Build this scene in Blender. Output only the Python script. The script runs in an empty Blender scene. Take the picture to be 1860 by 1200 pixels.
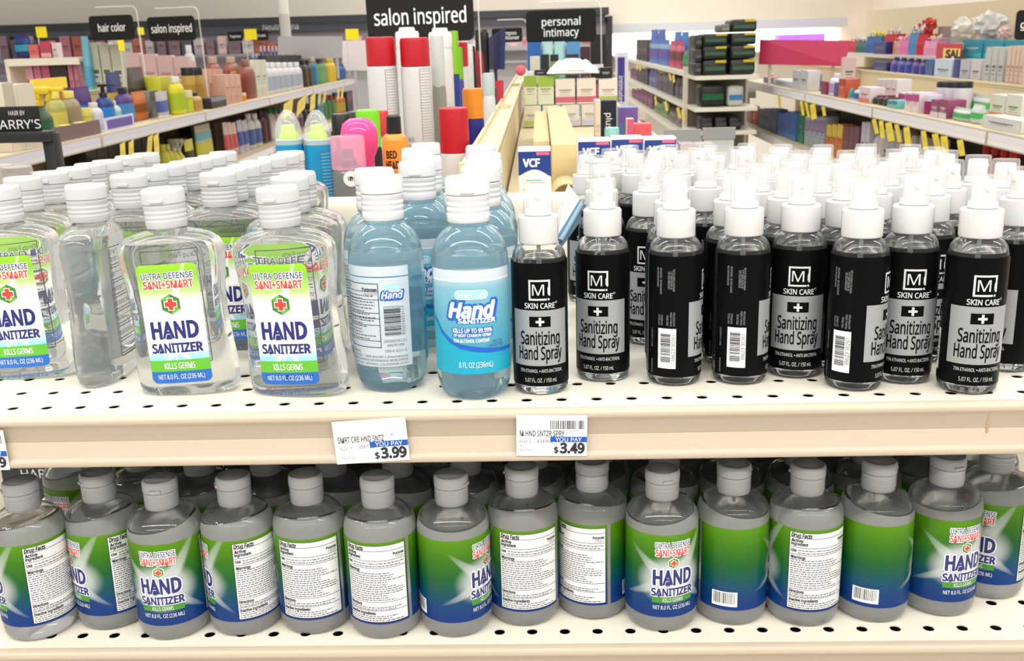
import bpy, bmesh, math, random
from mathutils import Vector, Matrix
R = math.radians
rnd = random.Random(7)
SC = bpy.context.scene
COL = SC.collection

# ------------------------------------------------------------ camera, world, light, exposure
EYE = Vector((0, 0, 1.45))
FPX = 1771.0
PITCH, YAW, ROLL = R(16.66), R(1.98), R(1.65)
def _axes():
    Z = Matrix.Rotation(YAW, 3, 'Z')
    f = Z @ Vector((0, math.cos(PITCH), -math.sin(PITCH)))
    r = Z @ Vector((1, 0, 0))
    u = Z @ Vector((0, math.sin(PITCH), math.cos(PITCH)))
    return (r*math.cos(ROLL) - u*math.sin(ROLL), u*math.cos(ROLL) + r*math.sin(ROLL), f)
AR, AU, AF = _axes()
cam_d = bpy.data.cameras.new('camera')
cam = bpy.data.objects.new('camera', cam_d); COL.objects.link(cam)
cam_d.sensor_width = 36.0
cam_d.lens = 36.0*FPX/1860
cam_d.clip_start = .02; cam_d.clip_end = 100
M = Matrix((AR, AU, -AF)).transposed().to_4x4(); M.translation = EYE
cam.matrix_world = M
cam_d.dof.use_dof = True
cam_d.dof.focus_distance = .84
cam_d.dof.aperture_fstop = 20.0
SC.camera = cam

world = bpy.data.worlds.new('store_light'); SC.world = world
world.use_nodes = True
bgn = world.node_tree.nodes['Background']
bgn.inputs[0].default_value = (1.0, .975, .935, 1)
bgn.inputs[1].default_value = .62
def area(name, loc, sx, sy, power, col=(1, .972, .925)):
    l = bpy.data.lights.new(name, 'AREA'); l.shape = 'RECTANGLE'; l.size = sx; l.size_y = sy
    l.energy = power; l.color = col
    o = bpy.data.objects.new(name, l); o.location = loc; COL.objects.link(o)
    return o
for yy, pw in ((-2.4, 120), (-.5, 150), (1.4, 98), (3.6, 70), (6.0, 68), (8.6, 74), (11.5, 100), (14.3, 150)):
    area('ceiling_lamp', (.2, yy, 3.35), 7.0, .22, pw)
VS = SC.view_settings
VS.view_transform = 'Standard'; VS.look = 'None'; VS.gamma = 1.0; VS.use_curve_mapping = False
VS.exposure = .04
cy = SC.cycles
cy.max_bounces = 18; cy.transmission_bounces = 18; cy.glossy_bounces = 8; cy.diffuse_bounces = 6
cy.transparent_max_bounces = 24; cy.caustics_refractive = True; cy.caustics_reflective = False
cy.blur_glossy = 1.0; cy.sample_clamp_indirect = 4.0
cy.use_denoising = True
cy.use_adaptive_sampling = True; cy.adaptive_threshold = .02

# ------------------------------------------------------------ pixel helpers (photo frame 1860x1200)
def ray(px, py): return AF + AR*((px-930)/FPX) + AU*((600-py)/FPX)
def onY(px, py, Y): d = ray(px, py); return EYE + d*(Y/d.y)
def onX(px, py, X): d = ray(px, py); return EYE + d*(X/d.x)
def onZ(px, py, Z): d = ray(px, py); return EYE + d*((Z-1.45)/d.z)

# ------------------------------------------------------------ materials
_mats = {}
def mat(name, col=(.8, .8, .8), rough=.45, metal=0.0, trans=0.0, ior=1.45, spec=.5, emit=None, es=1.0):
    key = (name,)
    if key in _mats: return _mats[key]
    m = bpy.data.materials.new(name); m.use_nodes = True
    b = m.node_tree.nodes['Principled BSDF']
    b.inputs['Base Color'].default_value = (*col, 1)
    b.inputs['Roughness'].default_value = rough
    b.inputs['Metallic'].default_value = metal
    b.inputs['Transmission Weight'].default_value = trans
    b.inputs['IOR'].default_value = ior
    b.inputs['Specular IOR Level'].default_value = spec
    if emit:
        b.inputs['Emission Color'].default_value = (*emit, 1); b.inputs['Emission Strength'].default_value = es
    _mats[key] = m
    return m
def srgb(r, g, b):
    f = lambda c: (c/255/12.92) if c/255 <= .04045 else ((c/255+.055)/1.055)**2.4
    return (f(r), f(g), f(b))
def cm(r, g, b, rough=.4, metal=0.0):
    return mat('paint_%d_%d_%d_%d' % (r, g, b, int(rough*100)+int(metal*1000)), srgb(r, g, b), rough, metal)
def nodes(m): return m.node_tree.nodes, m.node_tree.links
def glassy(name, col, ior):
    m = bpy.data.materials.new(name); m.use_nodes = True
    n, l = nodes(m); n.clear()
    o = n.new('ShaderNodeOutputMaterial'); g = n.new('ShaderNodeBsdfGlass')
    g.inputs['Color'].default_value = (*col, 1); g.inputs['Roughness'].default_value = 0.0; g.inputs['IOR'].default_value = ior
    l.new(g.outputs[0], o.inputs[0]); return m
def hazy(name, col, ior, haze, hcol=(.86, .87, .85), through=.55):
    """slightly milky clear plastic"""
    m = glassy(name, col, ior); n, l = nodes(m)
    g = [x for x in n if x.type == 'BSDF_GLASS'][0]; o = [x for x in n if x.type == 'OUTPUT_MATERIAL'][0]
    d = n.new('ShaderNodeBsdfDiffuse'); t_ = n.new('ShaderNodeBsdfTranslucent'); mx = n.new('ShaderNodeMixShader'); m2 = n.new('ShaderNodeMixShader')
    d.inputs[0].default_value = (*hcol, 1); t_.inputs[0].default_value = (*hcol, 1); mx.inputs[0].default_value = through; m2.inputs[0].default_value = haze
    l.new(d.outputs[0], mx.inputs[1]); l.new(t_.outputs[0], mx.inputs[2]); l.new(g.outputs[0], m2.inputs[1]); l.new(mx.outputs[0], m2.inputs[2]); l.new(m2.outputs[0], o.inputs[0])
    return m
def frosted(name, col, t=.5, rough=.25):
    """translucent moulded plastic"""
    m = bpy.data.materials.new(name); m.use_nodes = True
    n, l = nodes(m); n.clear()
    o = n.new('ShaderNodeOutputMaterial'); d = n.new('ShaderNodeBsdfDiffuse'); t_ = n.new('ShaderNodeBsdfTranslucent')
    gl = n.new('ShaderNodeBsdfGlossy'); mx = n.new('ShaderNodeMixShader'); m2 = n.new('ShaderNodeMixShader'); fr = n.new('ShaderNodeFresnel')
    d.inputs[0].default_value = (*col, 1); t_.inputs[0].default_value = (*col, 1); mx.inputs[0].default_value = t
    gl.inputs['Roughness'].default_value = rough; fr.inputs[0].default_value = 1.4
    l.new(d.outputs[0], mx.inputs[1]); l.new(t_.outputs[0], mx.inputs[2])
    l.new(fr.outputs[0], m2.inputs[0]); l.new(mx.outputs[0], m2.inputs[1]); l.new(gl.outputs[0], m2.inputs[2])
    l.new(m2.outputs[0], o.inputs[0]); return m
def sheet(name, col=(1, 1, 1), body=.06, ior=1.45):
    """thin clear plastic film: lets light straight through, mirrors at grazing angles"""
    m = bpy.data.materials.new(name); m.use_nodes = True
    n, l = nodes(m); n.clear()
    o = n.new('ShaderNodeOutputMaterial'); t_ = n.new('ShaderNodeBsdfTransparent'); d = n.new('ShaderNodeBsdfDiffuse')
    gl = n.new('ShaderNodeBsdfGlossy'); mx = n.new('ShaderNodeMixShader'); m2 = n.new('ShaderNodeMixShader'); lw = n.new('ShaderNodeLayerWeight'); pw = n.new('ShaderNodeMath'); fr = n.new('ShaderNodeMath')
    t_.inputs[0].default_value = (*col, 1); d.inputs[0].default_value = (*col, 1); mx.inputs[0].default_value = body
    gl.inputs['Roughness'].default_value = .05
    lw.inputs[0].default_value = .5; pw.operation = 'POWER'; l.new(lw.outputs['Facing'], pw.inputs[0]); pw.inputs[1].default_value = 4.0
    fr.operation = 'MULTIPLY_ADD'; l.new(pw.outputs[0], fr.inputs[0]); fr.inputs[1].default_value = .55; fr.inputs[2].default_value = .03
    l.new(t_.outputs[0], mx.inputs[1]); l.new(d.outputs[0], mx.inputs[2])
    l.new(fr.outputs[0], m2.inputs[0]); l.new(mx.outputs[0], m2.inputs[1]); l.new(gl.outputs[0], m2.inputs[2])
    l.new(m2.outputs[0], o.inputs[0]); return m
def uvramp(name, stops, rough=.35, rays=None, horiz=False, film=0.0, core=None):
    """printed label: colour runs along the label's own height (or width); optional diagonal printed beams"""
    m = bpy.data.materials.new(name); m.use_nodes = True
    n, l = nodes(m); b = n['Principled BSDF']; b.inputs['Roughness'].default_value = rough
    uv = n.new('ShaderNodeUVMap'); sp = n.new('ShaderNodeSeparateXYZ'); l.new(uv.outputs[0], sp.inputs[0])
    cr = n.new('ShaderNodeValToRGB'); e = cr.color_ramp.elements
    while len(e) < len(stops): e.new(.5)
    for i, (p, c) in enumerate(stops): e[i].position = p; e[i].color = (*srgb(*c), 1)
    l.new(sp.outputs[0 if horiz else 1], cr.inputs[0])
    out = cr.outputs[0]
    if core:
        u0, v0, ru, rv = core; parts_ = []
        for k_, c0, rr in ((0, u0, ru), (1, v0, rv)):
            a1 = n.new('ShaderNodeMath'); a1.operation = 'SUBTRACT'; l.new(sp.outputs[k_], a1.inputs[0]); a1.inputs[1].default_value = c0
            a2 = n.new('ShaderNodeMath'); a2.operation = 'DIVIDE'; l.new(a1.outputs[0], a2.inputs[0]); a2.inputs[1].default_value = rr
            a3 = n.new('ShaderNodeMath'); a3.operation = 'MULTIPLY'; l.new(a2.outputs[0], a3.inputs[0]); l.new(a2.outputs[0], a3.inputs[1]); parts_.append(a3)
        ad = n.new('ShaderNodeMath'); ad.operation = 'ADD'; l.new(parts_[0].outputs[0], ad.inputs[0]); l.new(parts_[1].outputs[0], ad.inputs[1])
        mr = n.new('ShaderNodeMapRange'); mr.interpolation_type = 'SMOOTHSTEP'; l.new(ad.outputs[0], mr.inputs[0]); mr.inputs[1].default_value = .15; mr.inputs[2].default_value = 1.0; mr.inputs[3].default_value = 1; mr.inputs[4].default_value = 0
        mx = n.new('ShaderNodeMix'); mx.data_type = 'RGBA'; l.new(mr.outputs[0], mx.inputs[0]); l.new(out, mx.inputs[6]); mx.inputs[7].default_value = (.88, .91, .90, 1)
        out = mx.outputs[2]
    if rays:
        # beams: list of (u0, v0, direction angle deg, half width, strength)
        for (u0, v0, ang, hw, ln) in rays:
            s1 = n.new('ShaderNodeMath'); s1.operation = 'SUBTRACT'; l.new(sp.outputs[0], s1.inputs[0]); s1.inputs[1].default_value = u0
            s2 = n.new('ShaderNodeMath'); s2.operation = 'SUBTRACT'; l.new(sp.outputs[1], s2.inputs[0]); s2.inputs[1].default_value = v0
            ca, sa = math.cos(R(ang)), math.sin(R(ang))
            def lin(a, bb):
                x1 = n.new('ShaderNodeMath'); x1.operation = 'MULTIPLY'; l.new(s1.outputs[0], x1.inputs[0]); x1.inputs[1].default_value = a
                x2 = n.new('ShaderNodeMath'); x2.operation = 'MULTIPLY_ADD'; l.new(s2.outputs[0], x2.inputs[0]); x2.inputs[1].default_value = bb
                l.new(x1.outputs[0], x2.inputs[2]); return x2
            along, across = lin(ca, sa), lin(-sa, ca)
            ab = n.new('ShaderNodeMath'); ab.operation = 'ABSOLUTE'; l.new(across.outputs[0], ab.inputs[0])
            # width grows along the beam
            w = n.new('ShaderNodeMapRange'); l.new(along.outputs[0], w.inputs[0])
            w.inputs[1].default_value = 0; w.inputs[2].default_value = ln; w.inputs[3].default_value = hw; w.inputs[4].default_value = .004
            dv = n.new('ShaderNodeMath'); dv.operation = 'DIVIDE'; l.new(ab.outputs[0], dv.inputs[0]); l.new(w.outputs[0], dv.inputs[1])
            sm = n.new('ShaderNodeMapRange'); sm.interpolation_type = 'SMOOTHSTEP'; l.new(dv.outputs[0], sm.inputs[0])
            sm.inputs[1].default_value = .35; sm.inputs[2].default_value = 1.0; sm.inputs[3].default_value = 1; sm.inputs[4].default_value = 0
            en = n.new('ShaderNodeMapRange'); l.new(along.outputs[0], en.inputs[0])
            en.inputs[1].default_value = ln*.3; en.inputs[2].default_value = ln; en.inputs[3].default_value = 1; en.inputs[4].default_value = 0
            bg = n.new('ShaderNodeMath'); bg.operation = 'GREATER_THAN'; l.new(along.outputs[0], bg.inputs[0]); bg.inputs[1].default_value = -.02
            mu = n.new('ShaderNodeMath'); mu.operation = 'MULTIPLY'; l.new(sm.outputs[0], mu.inputs[0]); l.new(en.outputs[0], mu.inputs[1])
            mv = n.new('ShaderNodeMath'); mv.operation = 'MULTIPLY'; l.new(mu.outputs[0], mv.inputs[0]); l.new(bg.outputs[0], mv.inputs[1])
            mx = n.new('ShaderNodeMix'); mx.data_type = 'RGBA'; l.new(mv.outputs[0], mx.inputs[0]); l.new(out, mx.inputs[6]); mx.inputs[7].default_value = (.86, .9, .88, 1)
            out = mx.outputs[2]
    l.new(out, b.inputs['Base Color'])
    if film > 0:
        o = [x for x in n if x.type == 'OUTPUT_MATERIAL'][0]; tr = n.new('ShaderNodeBsdfTranslucent'); ms = n.new('ShaderNodeMixShader'); ms.inputs[0].default_value = film
        l.new(out, tr.inputs[0]); l.new(b.outputs[0], ms.inputs[1]); l.new(tr.outputs[0], ms.inputs[2]); l.new(ms.outputs[0], o.inputs[0])
    return m

WHITE = mat('white_plastic', (.83, .82, .80), .35)
INK = mat('ink_black', (.012, .012, .014), .5)
CREAM = mat('cream_painted_steel', srgb(222, 217, 202), .38)
SHELFT = mat('tan_painted_steel', srgb(205, 190, 156), .5)
CREAM2 = mat('beige_rail_plastic', srgb(187, 172, 151), .30)
BLACK = mat('black_plastic', (.012, .012, .013), .35)
CHAR = mat('charcoal_sign_board', srgb(36, 35, 34), .6, spec=.12)
CLEARSHEET = sheet('clear_film', (1, 1, 1), .05)

# ------------------------------------------------------------ mesh helpers
def to_mesh(name, bm, mats, smooth=True, sharp=40):
    me = bpy.data.meshes.new(name); bm.normal_update()
    bm.to_mesh(me); bm.free()
    for m in mats: me.materials.append(m)
    if smooth:
        me.polygons.foreach_set('use_smooth', [True]*len(me.polygons))
        me.set_sharp_from_angle(angle=R(sharp))
    me.update(); return me
def ob(name, me, parent=None, M_=None):
    o = bpy.data.objects.new(name, me); COL.objects.link(o)
    if parent: o.parent = parent
    if M_ is not None: o.matrix_local = M_
    return o
def tag(o, label, cat, group=None):
    o['label'] = label; o['category'] = cat
    if group: o['group'] = group
    return o
def empty(name, label, cat, loc=(0, 0, 0), rz=0.0, group=None, M_=None):
    o = bpy.data.objects.new(name, None); COL.objects.link(o); o.empty_display_size = .02
    if M_ is not None: o.matrix_world = M_
    else: o.location = loc; o.rotation_euler = (0, 0, rz)
    return tag(o, label, cat, group)
def struct(name, me): o = ob(name, me); o['kind'] = 'structure'; return o
def lathe_into(bm, prof, seg=32, mi=0, rfun=None, cap=True):
    """prof: (r,z) bottom to top; r==0 closes at a pole"""
    rings = []
    for (r_, z_) in prof:
        if r_ < 1e-6: rings.append([bm.verts.new((0, 0, z_))])
        else:
            ring = []
            for i in range(seg):
                a = 2*math.pi*i/seg; rr = r_ if rfun is None else rfun(r_, z_, i, a)
                ring.append(bm.verts.new((rr*math.cos(a), rr*math.sin(a), z_)))
            rings.append(ring)
    fs = []
    for A, B in zip(rings, rings[1:]):
        for i in range(seg):
            j = (i+1) % seg
            if len(A) == 1 and len(B) == 1: continue
            if len(A) == 1: f = bm.faces.new((A[0], B[j], B[i]))
            elif len(B) == 1: f = bm.faces.new((A[i], A[j], B[0]))
            else: f = bm.faces.new((A[i], A[j], B[j], B[i]))
            f.material_index = mi; fs.append(f)
    if cap:
        if len(rings[0]) > 1: f = bm.faces.new(rings[0][::-1]); f.material_index = mi; fs.append(f)
        if len(rings[-1]) > 1: f = bm.faces.new(rings[-1]); f.material_index = mi; fs.append(f)
    return fs
def lathe(name, prof, m, seg=32, rfun=None, cap=True, sharp=40):
    bm = bmesh.new(); lathe_into(bm, prof, seg, 0, rfun, cap); return to_mesh(name, bm, [m], True, sharp)
def box_into(bm, x0, x1, y0, y1, z0, z1, mi=0, bev=0.0, M_=None):
    vs = [bm.verts.new(p) for p in ((x0,y0,z0),(x1,y0,z0),(x1,y1,z0),(x0,y1,z0),(x0,y0,z1),(x1,y0,z1),(x1,y1,z1),(x0,y1,z1))]
    fs = [bm.faces.new([vs[i] for i in q]) for q in ((3,2,1,0),(4,5,6,7),(0,1,5,4),(1,2,6,5),(2,3,7,6),(3,0,4,7))]
    for f in fs: f.material_index = mi
    if bev > 0:
        es = list({e for f in fs for e in f.edges})
        r_ = bmesh.ops.bevel(bm, geom=es, offset=bev, segments=2, affect='EDGES', profile=.5)
        for f in r_['faces']: f.material_index = mi
        vs = list({v for f in r_['faces'] for v in f.verts} | {v for v in vs if v.is_valid})
    if M_ is not None: bmesh.ops.transform(bm, matrix=M_, verts=[v for v in vs if v.is_valid])
    return vs
def boxm(name, x0, x1, y0, y1, z0, z1, m, bev=0.0):
    bm = bmesh.new(); box_into(bm, x0, x1, y0, y1, z0, z1, 0, bev); return to_mesh(name, bm, [m], bev > 0, 35)
def tube_into(bm, pts, r_, seg=8, mi=0, closed=False):
    pts = [Vector(p) for p in pts]; rings = []
    for i, p in enumerate(pts):
        a = pts[i-1] if (i > 0 or closed) else pts[i]; b = pts[(i+1) % len(pts)] if (i < len(pts)-1 or closed) else pts[i]
        t = (b-a).normalized(); up = Vector((0, 0, 1)) if abs(t.z) < .9 else Vector((1, 0, 0))
        n1 = t.cross(up).normalized(); n2 = t.cross(n1)
        rr = r_[i] if isinstance(r_, (list, tuple)) else r_
        rings.append([bm.verts.new(p + n1*rr*math.cos(2*math.pi*k/seg) + n2*rr*math.sin(2*math.pi*k/seg)) for k in range(seg)])
    prs = list(zip(rings, rings[1:])) + ([(rings[-1], rings[0])] if closed else [])
    for A, B in prs:
        for k in range(seg):
            f = bm.faces.new((A[k], A[(k+1) % seg], B[(k+1) % seg], B[k])); f.material_index = mi
    if not closed:
        bm.faces.new(rings[0][::-1]).material_index = mi; bm.faces.new(rings[-1]).material_index = mi
    bmesh.ops.recalc_face_normals(bm, faces=bm.faces)

# ------------------------------------------------------------ flat artwork (lettering, bars, panels) laid on a surface
_tc = {}
try:
    import os
    FONT = bpy.data.fonts.load(os.path.join(bpy.utils.resource_path('LOCAL'), 'datafiles', 'fonts', 'NotoSansMath-Regular.woff2'))
except Exception:
    FONT = None
def glyphs(s, bold=0.0, shear=0.0, spacing=1.0):
    k = (s, bold, shear, spacing)
    if k in _tc: return _tc[k]
    c = bpy.data.curves.new('t', 'FONT'); c.body = s; c.size = 1.0
    if FONT: c.font = FONT
    c.resolution_u = 2; c.offset = bold; c.shear = shear; c.space_character = spacing
    o = bpy.data.objects.new('t', c); COL.objects.link(o)
    dg = bpy.context.evaluated_depsgraph_get(); me = bpy.data.meshes.new_from_object(o.evaluated_get(dg))
    V = [(v.co.x, v.co.y) for v in me.vertices]; F = [tuple(p.vertices) for p in me.polygons]
    bpy.data.objects.remove(o); bpy.data.curves.remove(c); bpy.data.meshes.remove(me)
    if not V: V = [(0, 0)]
    xs = [v[0] for v in V]; ys = [v[1] for v in V]
    _tc[k] = (V, F, min(xs), max(xs), min(ys), max(ys)); return _tc[k]
_gH = glyphs('H'); CAPH = _gH[5]-_gH[4]
class Art:
    def __init__(s): s.bm = bmesh.new(); s.uv = s.bm.loops.layers.uv.new('UVMap'); s.mats = []; s.L = 1
    def mi(s, m):
        if m not in s.mats: s.mats.append(m)
        return s.mats.index(m)
    def poly(s, pts, m, layer, rect=None):
        f = s.bm.faces.new([s.bm.verts.new((x, y, layer)) for x, y in pts]); f.material_index = s.mi(m)
        if rect is None:
            xs = [p[0] for p in pts]; ys = [p[1] for p in pts]; rect = (min(xs), max(xs), min(ys), max(ys))
        for lp in f.loops:
            lp[s.uv].uv = ((lp.vert.co.x-rect[0])/(rect[1]-rect[0]), (lp.vert.co.y-rect[2])/(rect[3]-rect[2]))
        if f.normal.z < 0 or f.calc_area() == 0: f.normal_update()
        f.normal_update()
        if f.normal.z < 0: f.normal_flip()
    def rect(s, x0, x1, y0, y1, m, layer=1, r=0.0, uvr=None):
        if r <= 0: s.poly([(x0, y0), (x1, y0), (x1, y1), (x0, y1)], m, layer, uvr); return
        p = []
        for (cx, cy_, a0) in ((x1-r, y0+r, -90), (x1-r, y1-r, 0), (x0+r, y1-r, 90), (x0+r, y0+r, 180)):
            for k in range(5): a = R(a0+k*22.5); p.append((cx+r*math.cos(a), cy_+r*math.sin(a)))
        s.poly(p, m, layer, uvr)
    def frame(s, x0, x1, y0, y1, t, m, layer=2):
        s.rect(x0, x1, y0, y0+t, m, layer); s.rect(x0, x1, y1-t, y1, m, layer)
        s.rect(x0, x0+t, y0+t, y1-t, m, layer); s.rect(x1-t, x1, y0+t, y1-t, m, layer)
    def disc(s, cx, cy_, r, m, layer=2, n=20): s.poly([(cx+r*math.cos(2*math.pi*k/n), cy_+r*math.sin(2*math.pi*k/n)) for k in range(n)], m, layer)
    def text(s, t, cx, cy_, h, m, layer=3, w=None, bold=.0, shear=0.0, ha='C', rot=0, spacing=1.0):
        if bold > 0:
            d = bold*h*1.15; dirs = [(d, 0), (-d, 0), (0, d*.7), (0, -d*.7)]
            if bold > .035: dirs += [(d*.7, d*.7), (-d*.7, d*.7), (d*.7, -d*.7), (-d*.7, -d*.7)]
            for k_, (a, b) in enumerate(dirs): s.text(t, cx+a, cy_+b, h, m, layer+.1*(k_+1), w, 0, shear, ha, rot, spacing)
        """h: height of the lettering box, w: forced width; cy_: vertical centre"""
        V, F, x0, x1, y0, y1 = glyphs(t, bold, shear, spacing)
        capH = CAPH; sy = h/capH; sx = sy if w is None else w/max(x1-x0, 1e-6)
        off = {'C': -(x0+x1)/2, 'L': -x0, 'R': -x1}[ha]
        c, sn = math.cos(R(rot)), math.sin(R(rot)); mi = s.mi(m); vs = []
        for (x, y) in V:
            a, b = (x+off)*sx, (y-capH/2)*sy
            vs.append(s.bm.verts.new((cx+a*c-b*sn, cy_+a*sn+b*c, layer)))
        for f_ in F:
            try:
                f = s.bm.faces.new([vs[i] for i in f_]); f.material_index = mi; f.normal_update()
                if f.normal.z < 0: f.normal_flip()
            except ValueError: pass
    def lines(s, x0, x1, y0, y1, n, h, m, layer=3, seed=1, rag=.3):
        """rows of unreadably fine print"""
        q = random.Random(seed)
        for k in range(n):
            y = y1 - (y1-y0)*(k+.5)/n; x = x0; end = x1 - (x1-x0)*rag*q.random()
            while x < end:
                wl = h*q.uniform(1.0, 4.5); s.rect(x, min(x+wl, end), y-h/2, y+h/2, m, layer); x += wl + h*.8
    def bars(s, x0, x1, y0, y1, m, layer=3, seed=3, vert=True):
        q = random.Random(seed); n = 95; u = ((x1-x0) if vert else (y1-y0))/n; k = 0
        while k < n-1:
            wd = q.choice((1, 1, 1, 2, 2, 3)); wd = min(wd, n-k)
            if vert: s.rect(x0+k*u, x0+(k+wd)*u, y0, y1, m, layer)
            else: s.rect(x0, x1, y0+k*u, y0+(k+wd)*u, m, layer)
            k += wd + q.choice((1, 1, 2, 2, 3))
    def build(s, name, fn, step=None, vstep=None, off=.00012, smooth=True):
        """fn(u, v, height) -> point on the carrying surface"""
        bm = s.bm
        if step:
            xs = [v.co.x for v in bm.verts]; x = min(xs)+step
            while x < max(xs):
                bmesh.ops.bisect_plane(bm, geom=bm.verts[:]+bm.edges[:]+bm.faces[:], plane_co=(x, 0, 0), plane_no=(1, 0, 0), dist=1e-7); x += step
        if vstep:
            ys = [v.co.y for v in bm.verts]; y = min(ys)+vstep
            while y < max(ys):
                bmesh.ops.bisect_plane(bm, geom=bm.verts[:]+bm.edges[:]+bm.faces[:], plane_co=(0, y, 0), plane_no=(0, 1, 0), dist=1e-7); y += vstep
        for v in bm.verts: v.co = Vector(fn(v.co.x, v.co.y, v.co.z*off))
        me = bpy.data.meshes.new(name); bm.to_mesh(me); bm.free()
        for m in s.mats: me.materials.append(m)
        if smooth: me.polygons.foreach_set('use_smooth', [True]*len(me.polygons))
        me.update(); return me
def cyl(r_): return lambda u, v, h: ((r_+h)*math.sin(u/r_), -(r_+h)*math.cos(u/r_), v)
def flatXZ(y=0.0): return lambda u, v, h: (u, y-h, v)
def art_obj(a, name, parent, fn, **k): return ob(name, a.build(name, fn, **k), parent)

ORD = ['first','second','third','fourth','fifth','sixth','seventh','eighth','ninth','tenth','eleventh','twelfth','thirteenth','fourteenth','fifteenth','sixteenth','seventeenth','eighteenth']

# ------------------------------------------------------------ the end-of-aisle display: two shelves, tilted a little to the rear
TILT = R(2.3)
def frame(O): return Matrix.Translation(O) @ Matrix.Rotation(-TILT, 4, 'X')
UP = frame(Vector((0, .7089, 1.45-.2753)))
LO = frame(Vector((0, .7089-.006, 1.45-.2753-.2085)))
SX0, SX1, SDEP = -.585, .500, .56
def onshelf(px, py, F, h=0.0):
    d = ray(px, py); N = F.to_3x3() @ Vector((0, 0, 1)); O = F.translation + N*h
    q = EYE + d*((O-EYE).dot(N)/d.dot(N)); w = F.inverted() @ q
    return w.x, w.y
def make_shelf(label, F):
    root = empty('display_shelf', label, 'shelf', M_=F)
    bm = bmesh.new(); w, dp, hr = .0278, .040, .0046
    nrow = 3
    def quad(x0, x1, y0, y1):
        bm.faces.new([bm.verts.new(p) for p in ((x0,y0,0),(x1,y0,0),(x1,y1,0),(x0,y1,0))])
    for rI in range(nrow):
        y0 = rI*dp; yc = y0+dp/2; x = SX0 + (w/2 if rI % 2 else 0)
        if rI % 2: quad(SX0, x, y0, y0+dp)
        while x + w < SX1:
            xc = x+w/2; out = []; inn = []
            sq = [(-1,-1),(-.5,-1),(0,-1),(.5,-1),(1,-1),(1,-.5),(1,0),(1,.5),(1,1),(.5,1),(0,1),(-.5,1),(-1,1),(-1,.5),(-1,0),(-1,-.5)]
            for (a, b) in sq:
                an = math.atan2(b, a)
                out.append(bm.verts.new((xc+a*w/2, yc+b*dp/2, 0))); inn.append(bm.verts.new((xc+hr*math.cos(an), yc+hr*math.sin(an), 0)))
            dn = [bm.verts.new((v.co.x, v.co.y, -.0009)) for v in inn]
            for k in range(16):
                j = (k+1) % 16
                bm.faces.new((out[k], out[j], inn[j], inn[k])); bm.faces.new((inn[k], inn[j], dn[j], dn[k]))
            x += w
        quad(x, SX1, y0, y0+dp)
    quad(SX0, SX1, nrow*dp, SDEP)
    # folded sides and underside tray
    for (a, b) in (((SX0, 0), (SX0, SDEP)), ((SX1, SDEP), (SX1, 0)), ((SX1, 0), (SX0, 0)), ((SX0, SDEP), (SX1, SDEP))):
        bm.faces.new([bm.verts.new(p) for p in ((a[0],a[1],0),(a[0],a[1],-.036),(b[0],b[1],-.036),(b[0],b[1],0))])
    bm.faces.new([bm.verts.new(p) for p in ((SX0,0,-.036),(SX0,SDEP,-.036),(SX1,SDEP,-.036),(SX1,0,-.036))]).material_index = 1  # underside coloured dark to deepen the shade inside the holes
    bmesh.ops.remove_doubles(bm, verts=bm.verts, dist=1e-6)
    ob('shelf_deck', to_mesh('shelf_deck', bm, [CREAM, mat('hole_shade_underside', srgb(52, 50, 46), .7)], False), root)
    prof = [(.0005, .0004), (-.0035, .0002), (-.0060, -.0012), (-.0074, -.0042), (-.0068, -.0066), (-.0050, -.0080), (-.0050, -.0200), (-.0046, -.0205), (-.0050, -.0210), (-.0052, -.0338), (-.0066, -.0352), (-.0080, -.0362), (-.0082, -.0400), (-.0070, -.0412), (.0005, -.0412)]
    bm = bmesh.new(); xs = [SX0, SX1]
    rows = [[bm.verts.new((x, a, b)) for (a, b) in prof] for x in xs]
    for k in range(len(prof)-1): bm.faces.new((rows[0][k], rows[0][k+1], rows[1][k+1], rows[1][k]))
    bm.faces.new(rows[0][::-1]); bm.faces.new(rows[1])
    bmesh.ops.recalc_face_normals(bm, faces=bm.faces)
    ob('price_rail', to_mesh('price_rail', bm, [CREAM2], True, 60), root)
    return root
upshelf = make_shelf('cream perforated shelf holding the clear, blue and black-labelled bottles above the price tags', UP)
loshelf = make_shelf('cream perforated shelf below, holding the round green-labelled sanitizer bottles', LO)
# brown scuff on the upper rail
a = Art(); a.poly([(-.0012, -.007), (.0010, -.006), (.0014, .004), (.0004, .008), (-.0008, .002)], mat('brown_scuff', srgb(176, 140, 116), .8), 1)
sx, ss = onshelf(1779, 765, UP, -.02)
art_obj(a, 'scuff_mark', upshelf, lambda u, v, h: (sx+u, -.0051-h, -.018+v))

# back panel and base of the end display (a steel upright panel with a top bar)
bay = empty('end_bay', 'cream steel back panel with top bar behind the two front shelves', 'shelving', (0, 1.30, 0))
ob('back_panel', boxm('back_panel', SX0, SX1, 0, .03, .15, 1.228, CREAM, .003), bay)
ob('top_bar', boxm('top_bar', SX0-.005, SX1+.005, -.012, .036, 1.215, 1.248, CREAM, .006), bay)
ob('base_deck', boxm('base_deck', SX0, SX1, -.60, .03, .01, .15, CREAM, .004), bay)

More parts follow.
